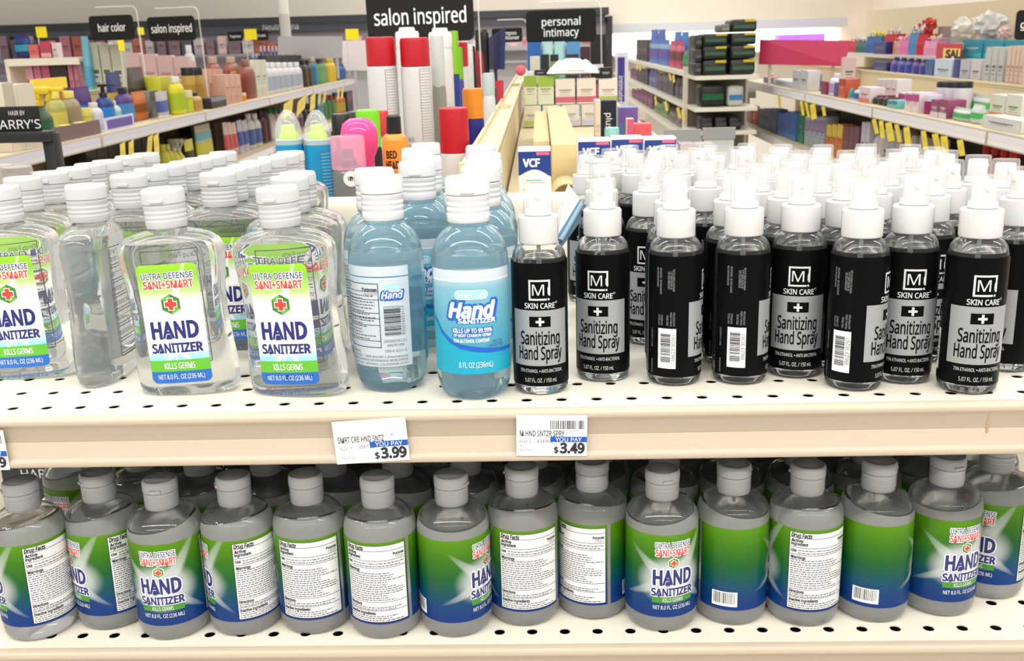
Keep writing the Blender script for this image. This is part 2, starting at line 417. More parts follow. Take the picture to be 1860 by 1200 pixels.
# ------------------------------------------------------------ price tags on the rail
BLUE = cm(22, 82, 170); PAPER = mat('tag_paper', srgb(243, 243, 246), .55); TXT = mat('print_black', srgb(40, 38, 40), .6); TXT2 = mat('print_grey', srgb(95, 93, 95), .6)
WHT = mat('print_white', (.86, .86, .86), .4)
def price_tag(xc, w, hgt, rot, top, label, name_line, extra, rows, price, bar, small=None):
    t = Art(); W2 = w/2
    t.rect(-W2, W2, -hgt, 0, PAPER, 1)
    if bar: t.bars(-W2+w*.48, W2-w*.03, -hgt*.33, -hgt*.12, INK, 2, 11)
    if name_line: t.text(name_line, -W2+w*.05, -hgt*.44, hgt*.135, TXT, 2, w=w*.63, ha='L', bold=.01)
    if extra: t.text(extra, W2-w*.2, -hgt*.38, hgt*.06, TXT, 2, ha='C')
    for (s_, x_, y_, h_, b_) in rows: t.text(s_, -W2+w*x_, -hgt*y_, hgt*h_, TXT if b_ else TXT2, 2, ha='L', w=len(s_)*hgt*h_*.70)
    t.rect(-W2+w*.48, W2, -hgt*.65, -hgt*.515, BLUE, 3); t.text('YOU PAY', W2-w*.26, -hgt*.583, hgt*.10, WHT, 4, w=w*.37)
    t.text('$', W2-w*.435, -hgt*.85, hgt*.15, TXT, 3, bold=.02); t.text(price, W2-w*.035, -hgt*.80, hgt*.235, TXT, 3, w=w*.345, ha='R', bold=.035)
    Mx = UP @ Matrix.Translation((xc, -.0086, top)) @ Matrix.Rotation(rot, 4, 'Y')
    root = empty('price_tag', label, 'price tag', M_=Mx, group='price tags on the shelf rail')
    ob('paper', boxm('paper', -W2, W2, -.0002, .0002, -hgt, 0, PAPER), root)
    art_obj(t, 'print', root, flatXZ(-.0003), smooth=False)
def tagx(px, py): return onshelf(px, py, UP, -.02)[0]
price_tag(-.1375, .0575, .0350, R(-3.2), -.0045, 'white price tag reading 3.99 for the blue bottles', 'SMRT CRE HND SNTZ', '8Z', [('92311', .07, .64, .075, 0), ('356132', .32, .62, .085, 1), ('05/21/21', .08, .86, .055, 1)], '3.99', False)
price_tag(.0045, .0545, .0330, R(1.2), -.0035, 'white price tag reading 3.49 with a barcode for the hand sprays', 'M HND SNTZR SPRY', '5.07', [('41603', .04, .64, .075, 0), ('434963', .29, .63, .085, 1), ('A02', .04, .75, .06, 0), ('C', .37, .76, .07, 0), ('05/21/21', .04, .855, .055, 1)], '3.49', True)
price_tag(-.4535, .0545, .0330, R(-1), -.009, 'white price tag cut by the photo edge, ending in 89', None, None, [], '3.89', True)

# ------------------------------------------------------------ bottles: shared meshes
GEL = hazy('clear_gel_bottle', (.996, .998, .995), 1.36, .08, (.93, .93, .91))
GELR = hazy('clear_round_bottle', (1, 1, 1), 1.36, .05, (.97, .97, .96))
GELH = hazy('milky_gel_bottle', (1, 1, 1), 1.36, .31, (.95, .955, .94), .40)
BLUEGEL = hazy('blue_gel_bottle', (.905, .975, 1.0), 1.36, .12, (.72, .90, .97))
SPRAYG = hazy('spray_bottle_plastic', (.99, .993, .99), 1.36, .04)
CAPF = frosted('frosted_cap', (.90, .90, .90), .45)
CAPR = frosted('milky_cap', (.88, .88, .88), .5)
CAPW = frosted('white_cap', (.92, .92, .92), .3)
SPW = frosted('white_sprayer', (.93, .92, .91), .3)
NAVY = cm(40, 44, 110); REDP = cm(214, 66, 52); LIME = cm(96, 178, 48); DBLUE = cm(40, 102, 186); HEXG = cm(58, 128, 46); HEXL = cm(110, 170, 60); SHG = cm(176, 174, 186)
LBACK = frosted('label_back', (.97, .97, .97), .6, .4)
FACTW = frosted('facts_white', (.90, .90, .90), .15, .4)
def place(parts, name, F, x, s, rz, label, cat, group, lean=0.0, lx=0.0):
    root = empty(name, label, cat, M_=F @ Matrix.Translation((x, s, .0003)) @ Matrix.Rotation(lx, 4, 'Y') @ Matrix.Rotation(rz, 4, 'Z'), group=group)
    def add(lst, par):
        for (n_, me, lab, ch) in lst:
            o = bpy.data.objects.new(n_, me); COL.objects.link(o); o.parent = par
            if lab: o['label'] = lab
            add(ch, o)
    add(parts, root); return root
def hexcross(t, cx, cy_, r_, L):
    hexp = lambda q: [(cx+q*math.sin(R(60*k)), cy_+q*math.cos(R(60*k))) for k in range(6)]
    t.poly(hexp(r_*1.16), WHT, L); t.poly(hexp(r_), HEXG, L+1)
    p = hexp(r_); t.poly([p[5], p[0], (cx, cy_)], HEXL, L+2); t.poly([p[2], p[3], (cx, cy_)], HEXL, L+2)
    for q, m, l in ((.30, WHT, L+3), (.22, REDP, L+4)):
        e = .62 if m is WHT else .55
        t.poly([(cx+a*r_, cy_+b*r_) for a, b in ((-q,-e),(q,-e),(q,-q),(e,-q),(e,q),(q,q),(q,e),(-q,e),(-q,q),(-e,q),(-e,-q),(-q,-q))], m, l)
def shadow_text(t, s_, cx, cy_, h, w, m, L, d=.0006, bold=.03):
    t.text(s_, cx+d*1.2, cy_-d*1.2, h, SHG, L, w=w, bold=bold+.02); t.text(s_, cx, cy_, h, WHT, L+1, w=w*1.02, bold=bold+.05); t.text(s_, cx, cy_, h, m, L+2, w=w, bold=bold)
# flip-top cap, r: radius, z0..z1
def flipcap(name, r_, z0, z1, m, kids=True):
    h = z1-z0; g = .0003
    prof = [(r_*.80, z0), (r_*.965, z0), (r_*.985, z0+h*.02)]
    for k in (.22, .34, .46): prof += [(r_, z0+h*(k-.035)), (r_-g, z0+h*(k-.02)), (r_-g, z0+h*(k+.02)), (r_, z0+h*(k+.035))]
    prof += [(r_*1.0, z0+h*.58), (r_*.975, z0+h*.595), (0, z0+h*.595)]
    base = lathe(name+'_base', prof, m, 40, cap=False, sharp=35)
    bm = bmesh.new()
    lathe_into(bm, [(0, z0+h*.605), (r_*.97, z0+h*.605), (r_*1.03, z0+h*.63), (r_*1.03, z0+h*.88), (r_*1.0, z0+h*.96), (r_*.93, z1), (r_*.3, z1-.0006), (0, z1-.0006)], 40, cap=False)
    box_into(bm, -r_*.32, r_*.32, -r_*1.09, -r_*.9, z0+h*.66, z0+h*.76, 0, .0006)
    lid = to_mesh(name+'_lid', bm, [m], True, 35)
    return [('cap', base, None, [('flip_lid', lid, None, [])])]
def superring(bm, a_, b_, n_, z_, seg=56):
    vs = []
    for i in range(seg):
        t = 2*math.pi*i/seg; c, s_ = math.cos(t), math.sin(t)
        vs.append(bm.verts.new((a_*math.copysign(abs(c)**(2/n_), c), b_*math.copysign(abs(s_)**(2/n_), s_), z_)))
    return vs
def skin_rings(bm, rings, flip=False, close=True):
    for A, B in zip(rings, rings[1:]):
        n_ = len(A)
        for i in range(n_):
            j = (i+1) % n_; q = (A[i], A[j], B[j], B[i]); bm.faces.new(q[::-1] if flip else q)
    if close:
        bm.faces.new(rings[0] if flip else rings[0][::-1]); bm.faces.new(rings[-1][::-1] if flip else rings[-1])

# --- flat clear sanitizer bottle
FA = [(0, .0350, .0125, 2.5), (.0012, .0385, .0158, 2.5), (.0045, .0408, .0183, 2.5), (.010, .0418, .0195, 2.5), (.024, .0418, .0198, 2.6), (.045, .0398, .0192, 2.7), (.070, .0384, .0187, 2.8), (.090, .0396, .0190, 2.7), (.106, .0422, .0197, 2.5), (.117, .0434, .0201, 2.4), (.1235, .0428, .0201, 2.3), (.1285, .0400, .0196, 2.2), (.1325, .0345, .0185, 2.1), (.1352, .0265, .0168, 2.0), (.1368, .0185, .0150, 2.0), (.1378, .0148, .0138, 2.0), (.139, .0135, .0135, 2.0), (.146, .0135, .0135, 2.0)]
def flatbody():
    bm = bmesh.new(); skin_rings(bm, [superring(bm, a_, b_, n_, z_) for (z_, a_, b_, n_) in FA])
    inner = [(z_, a_-.0014, b_-.0014, n_) for (z_, a_, b_, n_) in FA if .1275 < z_ < .146]
    inner[0] = (.1275,)+inner[0][1:]
    skin_rings(bm, [superring(bm, a_, b_, n_, z_) for (z_, a_, b_, n_) in inner], flip=True)
    return to_mesh('bottle', bm, [GEL], True, 50)
def lerpA(z):
    for (p, q) in zip(FA, FA[1:]):
        if p[0] <= z <= q[0]:
            k = (z-p[0])/(q[0]-p[0]); return [p[i]+(q[i]-p[i])*k for i in (1, 2, 3)]
    return FA[5][1:]
def onflat(sign):
    def f(u, v, h):
        a_, b_, n_ = lerpA(v); y = b_*max(0, 1-abs(u/a_)**n_)**(1/n_)
        return (u if sign < 0 else -u, sign*(y+.0002+h), v)
    return f
LABA = uvramp('flat_front_label', [(0, (120, 186, 216)), (.22, (150, 205, 224)), (.34, (246, 249, 250)), (.66, (248, 250, 248)), (.78, (176, 214, 120)), (.90, (132, 194, 54)), (1, (150, 205, 40))], .3,
              rays=[(.5, .32, 215, .05, .45), (.5, .32, 325, .05, .45), (.5, .32, 250, .03, .3), (.45, .55, 52, .09, .75)])
def flat_label():
    t = Art(); V0, V1, U = .0105, .1165, .0265
    t.rect(-U+.0003, U-.0003, V0+.0003, V1-.0003, LBACK, 0, .005)
    t.rect(-U, U, V0, V1, LABA, 1, .005, (-U, U, V0, V1))
    t.rect(-U, U, .0213, .0315, LIME, 2); t.rect(-U, U, .0140, .0213, DBLUE, 2); t.rect(-U, U, V0, .0188, DBLUE, 2, .005)
    t.text('ULTRA DEFENSE', 0, .1066, .0052, WHT, 3, w=.0455, bold=.06); t.text('ULTRA DEFENSE', 0, .1066, .0052, NAVY, 4, w=.045, bold=.01)
    t.text('SANI+SMART', 0, .0990, .0064, WHT, 3, w=.044, bold=.06); t.text('SANI+SMART', 0, .0990, .0064, REDP, 4, w=.0435, bold=.02)
    hexcross(t, 0, .0815, .0092, 3)
    shadow_text(t, 'HAND', 0, .0585, .0142, .0410, NAVY, 3); shadow_text(t, 'SANITIZER', 0, .0425, .0078, .0445, NAVY, 3, .0004)
    t.text('KILLS GERMS', 0, .0264, .0052, WHT, 4, w=.027, bold=.01); t.text('NET 8.0 FL. OZ (236 ML)', 0, .0165, .0042, WHT, 4, w=.041)
    f_ = onflat(-1); return t.build('front_label', lambda u, v, h: f_(u*.93, .0125+(v-.0105)*.934, h), step=.004, vstep=.008)
FILMDK = mat('film_print', srgb(52, 54, 72), .5)
def flat_back():
    t = Art(); V0, V1, U = .012, .118, .0270
    t.frame(-U*.55, U, V0+.01, V1, .0006, FILMDK, 1); 
    for k in range(7): t.rect(-U*.55, U, V0+.018+k*.013, V0+.0184+k*.013, FILMDK, 1)
    t.text('Drug Facts', -U*.5, V1-.004, .0035, FILMDK, 1, ha='L', w=.02)
    for k, s_ in enumerate(('Active ingredient', 'Use', 'Warnings', 'Flammable. Keep away from fire', 'Directions', 'Other information', 'Inactive ingredients')):
        t.text(s_, -U*.5, V1-.0115-k*.013, .0028, FILMDK, 1, ha='L')
        t.lines(-U*.5, U*.9, V1-.0195-k*.013, V1-.0145-k*.013, 2, .0008, FILMDK, 1, k+5)
    return t.build('back_label', onflat(1), step=.006, vstep=.012)
P_FLAT = [('bottle', flatbody(), None, [('front_label', flat_label(), 'green and white printed label', []), ('back_label', flat_back(), 'clear film with dark print', [])])] + flipcap('flat_cap', .0166, .1392, .1705, CAPF)

# --- blue sanitizer bottle
def round_body(name, prof, level, m, mod=None, bub=0, seg=56, tilt=0.0, gel=None):
    bm = bmesh.new(); lathe_into(bm, prof, seg, 0, mod)
    if gel: bmesh.ops.bisect_plane(bm, geom=bm.verts[:]+bm.edges[:]+bm.faces[:], plane_co=(0, 0, level), plane_no=Vector((-.8*tilt, -.5*tilt, 1)).normalized(), dist=1e-6)
    inn = [(r_-.0012, z_) for (r_, z_) in prof if z_ > level and z_ < prof[-1][1]-.001]
    rl = [r_ for (r_, z_) in prof if z_ <= level][-1]
    inn = [(inn[0][0], level)] + inn
    q = random.Random(5)
    fs = lathe_into(bm, inn, seg, 0, None)
    for f in fs: f.normal_flip()
    if tilt:
        for v in {v for f in fs for v in f.verts}:
            if v.co.z < level+.004: v.co.z += tilt*(v.co.x*.8+v.co.y*.5)*(1-(v.co.z-level)/.004*.4)
    if gel:
        inside = set(fs)
        for f in bm.faces:
            c_ = f.calc_center_median()
            if f not in inside and c_.z < level+tilt*(c_.x*.8+c_.y*.5): f.material_index = 1
    for k in range(bub):
        a_ = q.uniform(0, 6.28); rr = prof[5][0]*q.uniform(.80, .93); z_ = q.uniform(.086, level-.006); s_ = q.uniform(.0008, .0017)
        r_ = bmesh.ops.create_icosphere(bm, subdivisions=2, radius=s_, matrix=Matrix.Translation((rr*math.cos(a_), rr*math.sin(a_), z_)))
        for f in {f for v in r_['verts'] for f in v.link_faces}: f.normal_flip()
    me = bpy.data.meshes.new(name); bm.to_mesh(me); bm.free(); me.materials.append(m)
    if gel: me.materials.append(gel)
    me.polygons.foreach_set('use_smooth', [True]*len(me.polygons)); me.set_sharp_from_angle(angle=R(50)); return me
PB = [(.0175, 0), (.0235, .0008), (.0272, .0040), (.0295, .0095), (.0304, .0165), (.0306, .024), (.0306, .105), (.0304, .1125), (.0292, .1195), (.0265, .1265), (.0225, .1320), (.0180, .1356), (.0152, .1372), (.0148, .1385), (.0164, .1388), (.0164, .1402), (.0145, .1404), (.0145, .148)]
def petal(r_, z_, i, a): return r_*(1-.055*(1-z_/.022)*abs(math.sin(2.5*a+.4))**.6) if z_ < .022 else r_
SB = .0308
TEAL = cm(20, 158, 186); SKYF = sheet('sky_blue_film', (.36, .70, .84), .62); SWSH = cm(22, 92, 188); PALEF = sheet('pale_film', (.90, .95, .98), .55); SKYT = uvramp('sky_teal_print', [(0, (56, 170, 202)), (.5, (104, 194, 220)), (.92, (150, 212, 230)), (1, (196, 228, 240))], .25, film=.4)
def blue_front():
    t = Art(); U = .0385
    t.rect(-U, U, .0985, .1065, PALEF, 1); t.rect(-U, U, .0975, .0985, WHT, 1); t.rect(-U, U, .0235, .0975, SKYT, 1)
    cv = [(-U, .0665), (-.033, .0625), (-.027, .055), (-.019, .0485), (-.010, .0443), (0, .0420), (.012, .0403), (.024, .0395), (U, .0394)]
    up = [(u, v+.0042*(1-abs(u/U)*.35)) for u, v in cv]
    for k in range(len(cv)-1):
        t.poly([(cv[k][0], .0235), (cv[k+1][0], .0235), cv[k+1], cv[k]], TEAL, 2); t.poly([cv[k], cv[k+1], up[k+1], up[k]], SWSH, 3)
    t.rect(-.0132, .0132, .0836, .0910, WHT, 3, .0036); t.rect(-.0126, .0126, .0842, .0904, cm(150, 214, 226), 4, .0030); t.text('Smart Care', 0, .0873, .0046, WHT, 5, w=.022, bold=.01)
    t.text('Hand', 0.0005, .0750, .0118, SWSH, 4, w=.041, bold=.10, shear=.25); t.text('Hand', 0, .0752, .0112, WHT, 5, w=.038, bold=.035, shear=.25)
    t.rect(-.0125, .020, .0645, .0688, SWSH, 4, .001); t.text('SANITIZER', .0040, .0667, .0034, WHT, 5, w=.030, bold=.03)
    t.rect(-.0165, .0165, .0568, .0612, SWSH, 4); t.text('KILLS UP TO 99.99%', 0, .0590, .0034, WHT, 5, w=.031, bold=.02)
    t.rect(-.0158, .0158, .0537, .0566, SWSH, 4); t.text('OF MOST COMMON GERMS', 0, .0552, .0022, WHT, 5, w=.030, bold=.02)
    t.text('75% ALCOHOL CONTENT', -.001, .0507, .0025, WHT, 5, w=.029, bold=.02)
    t.text('FAST &', .0205, .0488, .0024, cm(60, 80, 150), 5, w=.009, shear=.3); t.text('EFFECTIVE', .0195, .0457, .0026, cm(60, 80, 150), 5, w=.014, shear=.3)
    t.text('8 FL OZ (236mL)', .002, .0312, .0044, WHT, 5, w=.027)
    return t.build('front_label', cyl(SB), step=.0028)
ICE = uvramp('ice_white_print', [(0, (226, 236, 246)), (1, (236, 243, 250))], .3, film=.4)
def blue_back():
    t = Art(); U = .0400
    t.rect(-U, U, .0240, .0975, ICE, 1); t.rect(-U, U, .0985, .1065, PALEF, 1)
    t.frame(-U+.002, .0147, .0400, .0930, .0006, TXT, 2)
    for k, v in enumerate((.086, .0795, .0685, .064, .0585, .0455)): t.rect(-U+.002, .0147, v, v+.0005, TXT, 2)
    t.text('Drug Facts', -U+.004, .0900, .0030, TXT, 2, ha='L'); t.text('Purposes', .0135, .0880, .0022, TXT, 2, ha='R', bold=.03); t.text('Antiseptic', .0135, .0845, .0018, TXT2, 2, ha='R')
    t.lines(-U+.004, .0140, .0460, .0840, 15, .0009, TXT2, 2, 4, .35)
    t.rect(.0185, .0325, .0880, .0920, cm(150, 214, 226), 2, .0018); t.text('Smart Care', .0255, .0900, .0024, WHT, 3, w=.012)
    t.text('Hand', .0256, .0832, .0062, SWSH, 3, w=.0195, bold=.08, shear=.25); t.text('Hand', .0255, .0833, .0056, WHT, 4, w=.0175, bold=.02, shear=.25); t.text('SANITIZER', .0265, .0800, .0020, SWSH, 4, w=.0145, bold=.04)
    t.bars(.0180, .0315, .0500, .0745, INK, 2, 8, vert=False); t.text('850016923117', .0335, .0620, .0024, TXT, 2, rot=90, w=.024)
    for s_, v, w in (('DESIGNED IN U.S.A.', .0455, .019), ('MADE IN CHINA', .0420, .014), ('ITEM #: 92311-12', .0372, .018)): t.text(s_, .0265, v, .0022, TXT, 2, w=w)
    for k, s_ in enumerate(('QUESTIONS OR COMMENTS?', 'Toll free in USA  1-909-434-0911 International', 'ALL TRADEMARKS GRANTED OR PENDING WORLDWIDE', 'WHITE STUDIOS INC. ONTARIO, CALIFORNIA 91761')): t.text(s_, .0360 if k else -.006, .0356-k*.0031, .0019, TXT, 2, ha='R', w=(.03, .060, .066, .064)[k])
    return t.build('back_label', lambda u, v, h: cyl(SB)(u+math.pi*SB, v, h), step=.0028)
P_BLUE = [('bottle', round_body('bottle', PB, .1165, BLUEGEL, petal), 'pale blue filled bottle', [('front_label', blue_front(), 'teal and blue printed label', []), ('back_label', blue_back(), 'white printed label with barcode', [])])] + flipcap('blue_cap', .0171, .1405, .1755, CAPW)

# --- spray bottle
PS = [(.0170, 0), (.0205, .0008), (.0219, .0030), (.0223, .0060), (.0223, .0600), (.0223, .1040), (.0218, .1095), (.0202, .1150), (.0174, .1188), (.0140, .1206), (.0126, .1218), (.0126, .128)]
SS = .02255
SILV = mat('silver_ink', srgb(160, 161, 163), .42, .25); LBLK = mat('label_black', (.0035, .0035, .004), .32, spec=.08); SILT = cm(205, 206, 207)
def th(d): return R(d)*SS
def spray_label():
    t = Art()
    t.rect(th(-160), th(188), .0080, .1080, LBLK, 1)
    t.rect(th(-62), th(62), .0250, .0705, SILV, 2)
    t.frame(-.0086, .0086, .0785, .0950, .0015, SILT, 2); t.rect(.0058, .0090, .0780, .0822, LBLK, 3)
    t.text('M', -.0010, .0870, .0088, SILT, 4, w=.0094); t.rect(.0064, .0078, .0835, .0890, SILT, 4); t.rect(.0064, .0078, .0786, .0802, SILT, 4)
    t.text('SKIN CARE', 0, .0742, .0042, SILT, 3, w=.0245, bold=.015); t.disc(.0136, .0764, .0009, SILT, 3); t.disc(.0136, .0764, .0006, LBLK, 4)
    t.rect(-.0085, .0085, .0570, .0655, LBLK, 3); t.rect(-.0034, .0034, .0603, .0622, SILT, 4); t.rect(-.00095, .00095, .0578, .0647, SILT, 5)
    t.text('Sanitizing', 0, .0478, .0105, LBLK, 3, w=.0330, bold=.012); t.text('Hand Spray', 0, .0355, .0105, LBLK, 3, w=.0370, bold=.012)
    t.text('75% ETHANOL', -.0100, .0208, .0028, SILT, 3, w=.0155); t.disc(-.0008, .0208, .0005, SILT, 3); t.text('ANTI-BACTERIAL', .0095, .0208, .0028, SILT, 3, w=.0185); t.text('5.07 FL. OZ. / 150 mL', 0, .0130, .0033, SILT, 3, w=.0265)
    b0, b1 = th(-126), th(-88)
    t.rect(b0, b1, .0155, .0490, WHT, 2); t.bars(b0+.0022, b1-.0045, .0205, .0450, INK, 3, 21, vert=False); t.text('38623 30261', b1-.0022, .0327, .0030, INK, 3, rot=90, w=.022)
    G = cm(150, 150, 150)
    for s_, d, v, w in (('NOT TESTED', -124, .0560, .0085), ('ON ANIMALS', -118, .0560, .0085), ('FREE FROM:', -106, .0560, .0085), ('Parabens, Sulfates', -99, .0570, .0115), ('and Artificial Dyes', -93, .0570, .0115),
                        ('WWW.MSKINCARE.COM', -128, .0910, .0160), ('@MSKINCARELINE   #MSKINCARE', -121, .0880, .0215), ('DISTRIBUTED BY', -104, .0890, .0140), ('M SKINCARE LLC', -99, .0890, .0150), ('MANUFACTURED IN USA', -94, .0890, .0180),
                        ('LOT 9A002644', -143, .0160, .0120), ('EXP 11/26/2021', -143, .0400, .0150)):
        t.text(s_, th(d), v, .0016, G, 2, rot=90, w=w)
    return t.build('label', cyl(SS), step=.0022)
def ribs(n_, amp): return lambda r_, z_, i, a: r_ + (amp if (i % 2 == 0) else -amp)
def overcap():
    bm = bmesh.new()
    lathe_into(bm, [(.0118, .1440), (.0116, .1520), (.0113, .1660), (.0108, .1678), (0, .1680)], 28, cap=False)
    return to_mesh('overcap', bm, [sheet('clear_overcap', (.97, .97, .97), .16, 1.5)], True, 50)
def nozzle():
    bm = bmesh.new()
    lathe_into(bm, [(.0108, .1435), (.0106, .1475), (.0102, .1482), (.0088, .1486), (.0086, .1628), (.0078, .1642), (0, .1646)], 28, cap=False)
    bmesh.ops.create_cone(bm, cap_ends=True, segments=12, radius1=.0022, radius2=.0018, depth=.0016, matrix=Matrix.Translation((0, -.0089, .158)) @ Matrix.Rotation(R(90), 4, 'X'))
    return to_mesh('spray_head', bm, [SPW], True, 40)
collar = lathe('collar', [(.0120, .1216), (.0153, .1216), (.0156, .1225), (.0156, .1415), (.0148, .1430), (0, .1432)], SPW, 96, lambda r_, z_, i, a: r_+(.00016 if i % 2 and .1220 < z_ < .142 else 0), cap=False, sharp=30)
diptube = lathe('dip_tube', [(.0016, .004), (.0016, .1215)], mat('dip_tube_plastic', (.75, .77, .77), .3), 10)
P_SPRAY = [('bottle', round_body('bottle', PS, .1105, SPRAYG), None, [('label', spray_label(), 'black and silver wrap label', []), ('dip_tube', diptube, None, [])]),
           ('collar', collar, None, []), ('spray_head', nozzle(), None, []), ('overcap', overcap(), 'clear plastic overcap', [])]

# --- round green-labelled bottle
PR = [(.0215, 0), (.0270, .0010), (.0295, .0040), (.0304, .0085), (.0306, .0140), (.0306, .0500), (.0306, .0925), (.0304, .0960), (.0300, .0985), (.0293, .1010), (.0282, .1035), (.0246, .1078), (.0198, .1104), (.0150, .1118), (.0122, .1125), (.0122, .119)]
SRR = .0308
def rt(d): return R(d)*SRR
GRAD = uvramp('round_wrap_label', [(.16, (28, 72, 160)), (.30, (22, 86, 150)), (.42, (20, 106, 116)), (.56, (34, 124, 56)), (.74, (80, 152, 26)), (.90, (116, 178, 24))], .3,
              film=.55, core=(.5, .50, .34, .24), rays=[(.5, .46, 56, .12, .66), (.5, .46, 138, .11, .52), (.5, .52, 205, .10, .50), (.5, .50, 325, .10, .46)])
def round_label():
    t = Art(); V0, V1 = .0160, .0905; uvr = (-.05, .05, 0, .1)
    t.rect(rt(-177.5), rt(175.5), V0+.0003, V1-.0003, LBACK, 0)
    t.rect(rt(-178), rt(176), V0, V1, GRAD, 1, 0, uvr)
    t.text('ULTRA DEFENSE', 0, .0815, .0050, WHT, 3, w=.0305, bold=.07); t.text('ULTRA DEFENSE', 0, .0815, .0050, NAVY, 4, w=.030, bold=.01)
    t.text('SANI+SMART', 0, .0750, .0058, WHT, 3, w=.0305, bold=.07); t.text('SANI+SMART', 0, .0750, .0058, REDP, 4, w=.030, bold=.02)
    hexcross(t, 0, .0655, .0046, 3)
    shadow_text(t, 'HAND', 0, .0525, .0128, .0335, NAVY, 3); shadow_text(t, 'SANITIZER', 0, .0393, .0066, .0365, NAVY, 3, .0004)
    t.rect(-.0178, .0178, .0295, .0345, cm(62, 136, 44), 3); t.text('KILLS GERMS', 0, .0320, .0034, WHT, 4, w=.0175); t.text('NET 8.0 FL. OZ (236 ML)', 0, .0252, .0034, WHT, 4, w=.0335)
    a_, b_ = rt(73), rt(173)
    t.rect(a_, b_, .0180, .0880, FACTW, 3); t.frame(a_, b_, .0180, .0880, .0004, INK, 4)
    t.text('Drug Facts', a_+.0015, .0853, .0034, INK, 4, ha='L', w=.0165, bold=.03, shear=.15)
    for v in (.0828, .0742, .0678, .0365, .0285): t.rect(a_+.001, b_-.001, v, v+.0004, INK, 4)
    for s_, v, w in (('Active', .0806, .0095), ('ingredient', .0775, .0135), ('Use', .0716, .0045), ('Warnings', .0655, .0120), ('Directions', .0342, .0120), ('Inactive ingredients', .0264, .0240)): t.text(s_, a_+.0015, v, .0026, INK, 4, ha='L', w=w, bold=.03)
    t.text('Purpose', b_-.0015, .0795, .0024, INK, 4, ha='R', w=.0095, bold=.03); t.text('Antiseptic', b_-.0015, .0765, .0017, TXT2, 4, ha='R', w=.008)
    t.lines(a_+.0075, b_-.001, .0685, .0730, 2, .0008, TXT2, 4, 3, .1); t.lines(a_+.0015, b_-.0015, .0375, .0640, 13, .0008, TXT2, 4, 6, .35)
    t.lines(a_+.0015, b_-.0015, .0290, .0325, 2, .0008, TXT2, 4, 9, .2); t.lines(a_+.0015, b_-.0025, .0188, .0245, 3, .0008, TXT2, 4, 12, .3)
    c_ = rt(-132); t.rect(c_-.0110, c_+.0105, .0195, .0330, WHT, 3); t.bars(c_-.0095, c_+.0090, .0220, .0322, INK, 4, 17); t.lines(c_-.0110, c_+.0190, .0360, .0430, 4, .0007, cm(16, 84, 120), 3, 2, .4)
    return t.build('wrap_label', cyl(SRR), step=.0028)
P_ROUND = [('bottle', round_body('bottle', PR, .1025, GELR, None, 9, tilt=.16, gel=GELH), None, [('wrap_label', round_label(), 'green to blue printed wrap label', [])])] + flipcap('round_cap', .0142, .1127, .1375, CAPR)

# ------------------------------------------------------------ bottles set out on the two shelves
def relax(P, dmin, n=900, keep=0, box=None):
    """push apart until nothing is closer than dmin; the first KEEP stay put"""
    for _ in range(n):
        for i in range(len(P)):
            for j in range(i):
                dx, dy = P[i][0]-P[j][0], P[i][1]-P[j][1]; d = math.hypot(dx, dy)
                if d < dmin:
                    if d < 1e-6: dx, dy, d = 1e-3, 1e-3, 1.4e-3
                    k = (dmin-d)/d*.5
                    if j < keep and i < keep: continue
                    if j < keep: P[i][0] += dx*k*2; P[i][1] += dy*k*2; continue
                    P[i][0] += dx*k; P[i][1] += dy*k; P[j][0] -= dx*k; P[j][1] -= dy*k
        if box:
            for p in P: p[0] = min(p[0], box[0]); p[1] = max(min(p[1], box[2]), box[1])
    return P
# flat clear bottles: cap centres in the photo -> places on the shelf
FLAT = [(10,337),(56,321),(100,311),(144,303),(170,294),(210,287),(256,277),(297,271),(154,335),(308,341),(237,316),(267,306),(307,298),(339,292),(365,286),(404,279),(425,269),(392,313),(405,306),(437,299),(459,291),(504,281),(535,276),(537,271),(526,338),(533,320),(547,312)]
pos = [list(onshelf(x, y, UP, .1705)) for x, y in FLAT]
for p in pos:
    if p[1] > .3: p[1] = .3+(p[1]-.3)*.75
for c in (range(1, 8), range(10, 17), range(17, 24), (24, 25, 26)):
    mx = sum(pos[i][0] for i in c)/len(c)
    for k, i in enumerate(c):
        if i < 24: pos[i][0] = mx + (pos[i][0]-mx)*.35
        if k: pos[i][1] = max(pos[i][1], pos[i-1][1]+.0425)
for i in range(17, 24): pos[i][0] += .002
for i in range(24, 27): pos[i][0] -= .004
GF = 'clear flat sanitizer bottles on the upper shelf'
wob = random.Random(3)
for i, (x, s) in enumerate(pos):
    rz = R(wob.uniform(-1.5, 1.5))
    if i == 0: lab = 'clear flat sanitizer bottle at the shelf end, front of the outermost column'; rz = R(3)
    elif i < 8: lab = '%s clear flat bottle back in the outermost column at the shelf end' % ORD[i]
    elif i == 8: lab = 'clear flat sanitizer bottle turned sideways at the shelf front'; rz = R(-90)
    elif i == 9: lab = 'clear flat sanitizer bottle nearest the shelf edge, whole front label showing'; rz = R(2)
    elif i < 17: lab = '%s clear flat bottle back in the column behind the sideways bottle' % ORD[i-10]
    elif i < 24: lab = '%s clear flat bottle back in the column behind the whole-label bottle' % ORD[i-17]
    elif i == 24: lab = 'clear flat sanitizer bottle beside the first blue bottle at the shelf front'; rz = R(-9)
    else: lab = '%s clear flat bottle behind the one beside the blue bottles' % ORD[i-25]; rz = R(-6)
    place(P_FLAT, 'sanitizer_bottle', UP, x, s, rz, lab, 'bottle', GF, lx=R(-2.2 if i in (0, 9, 24) else 0))
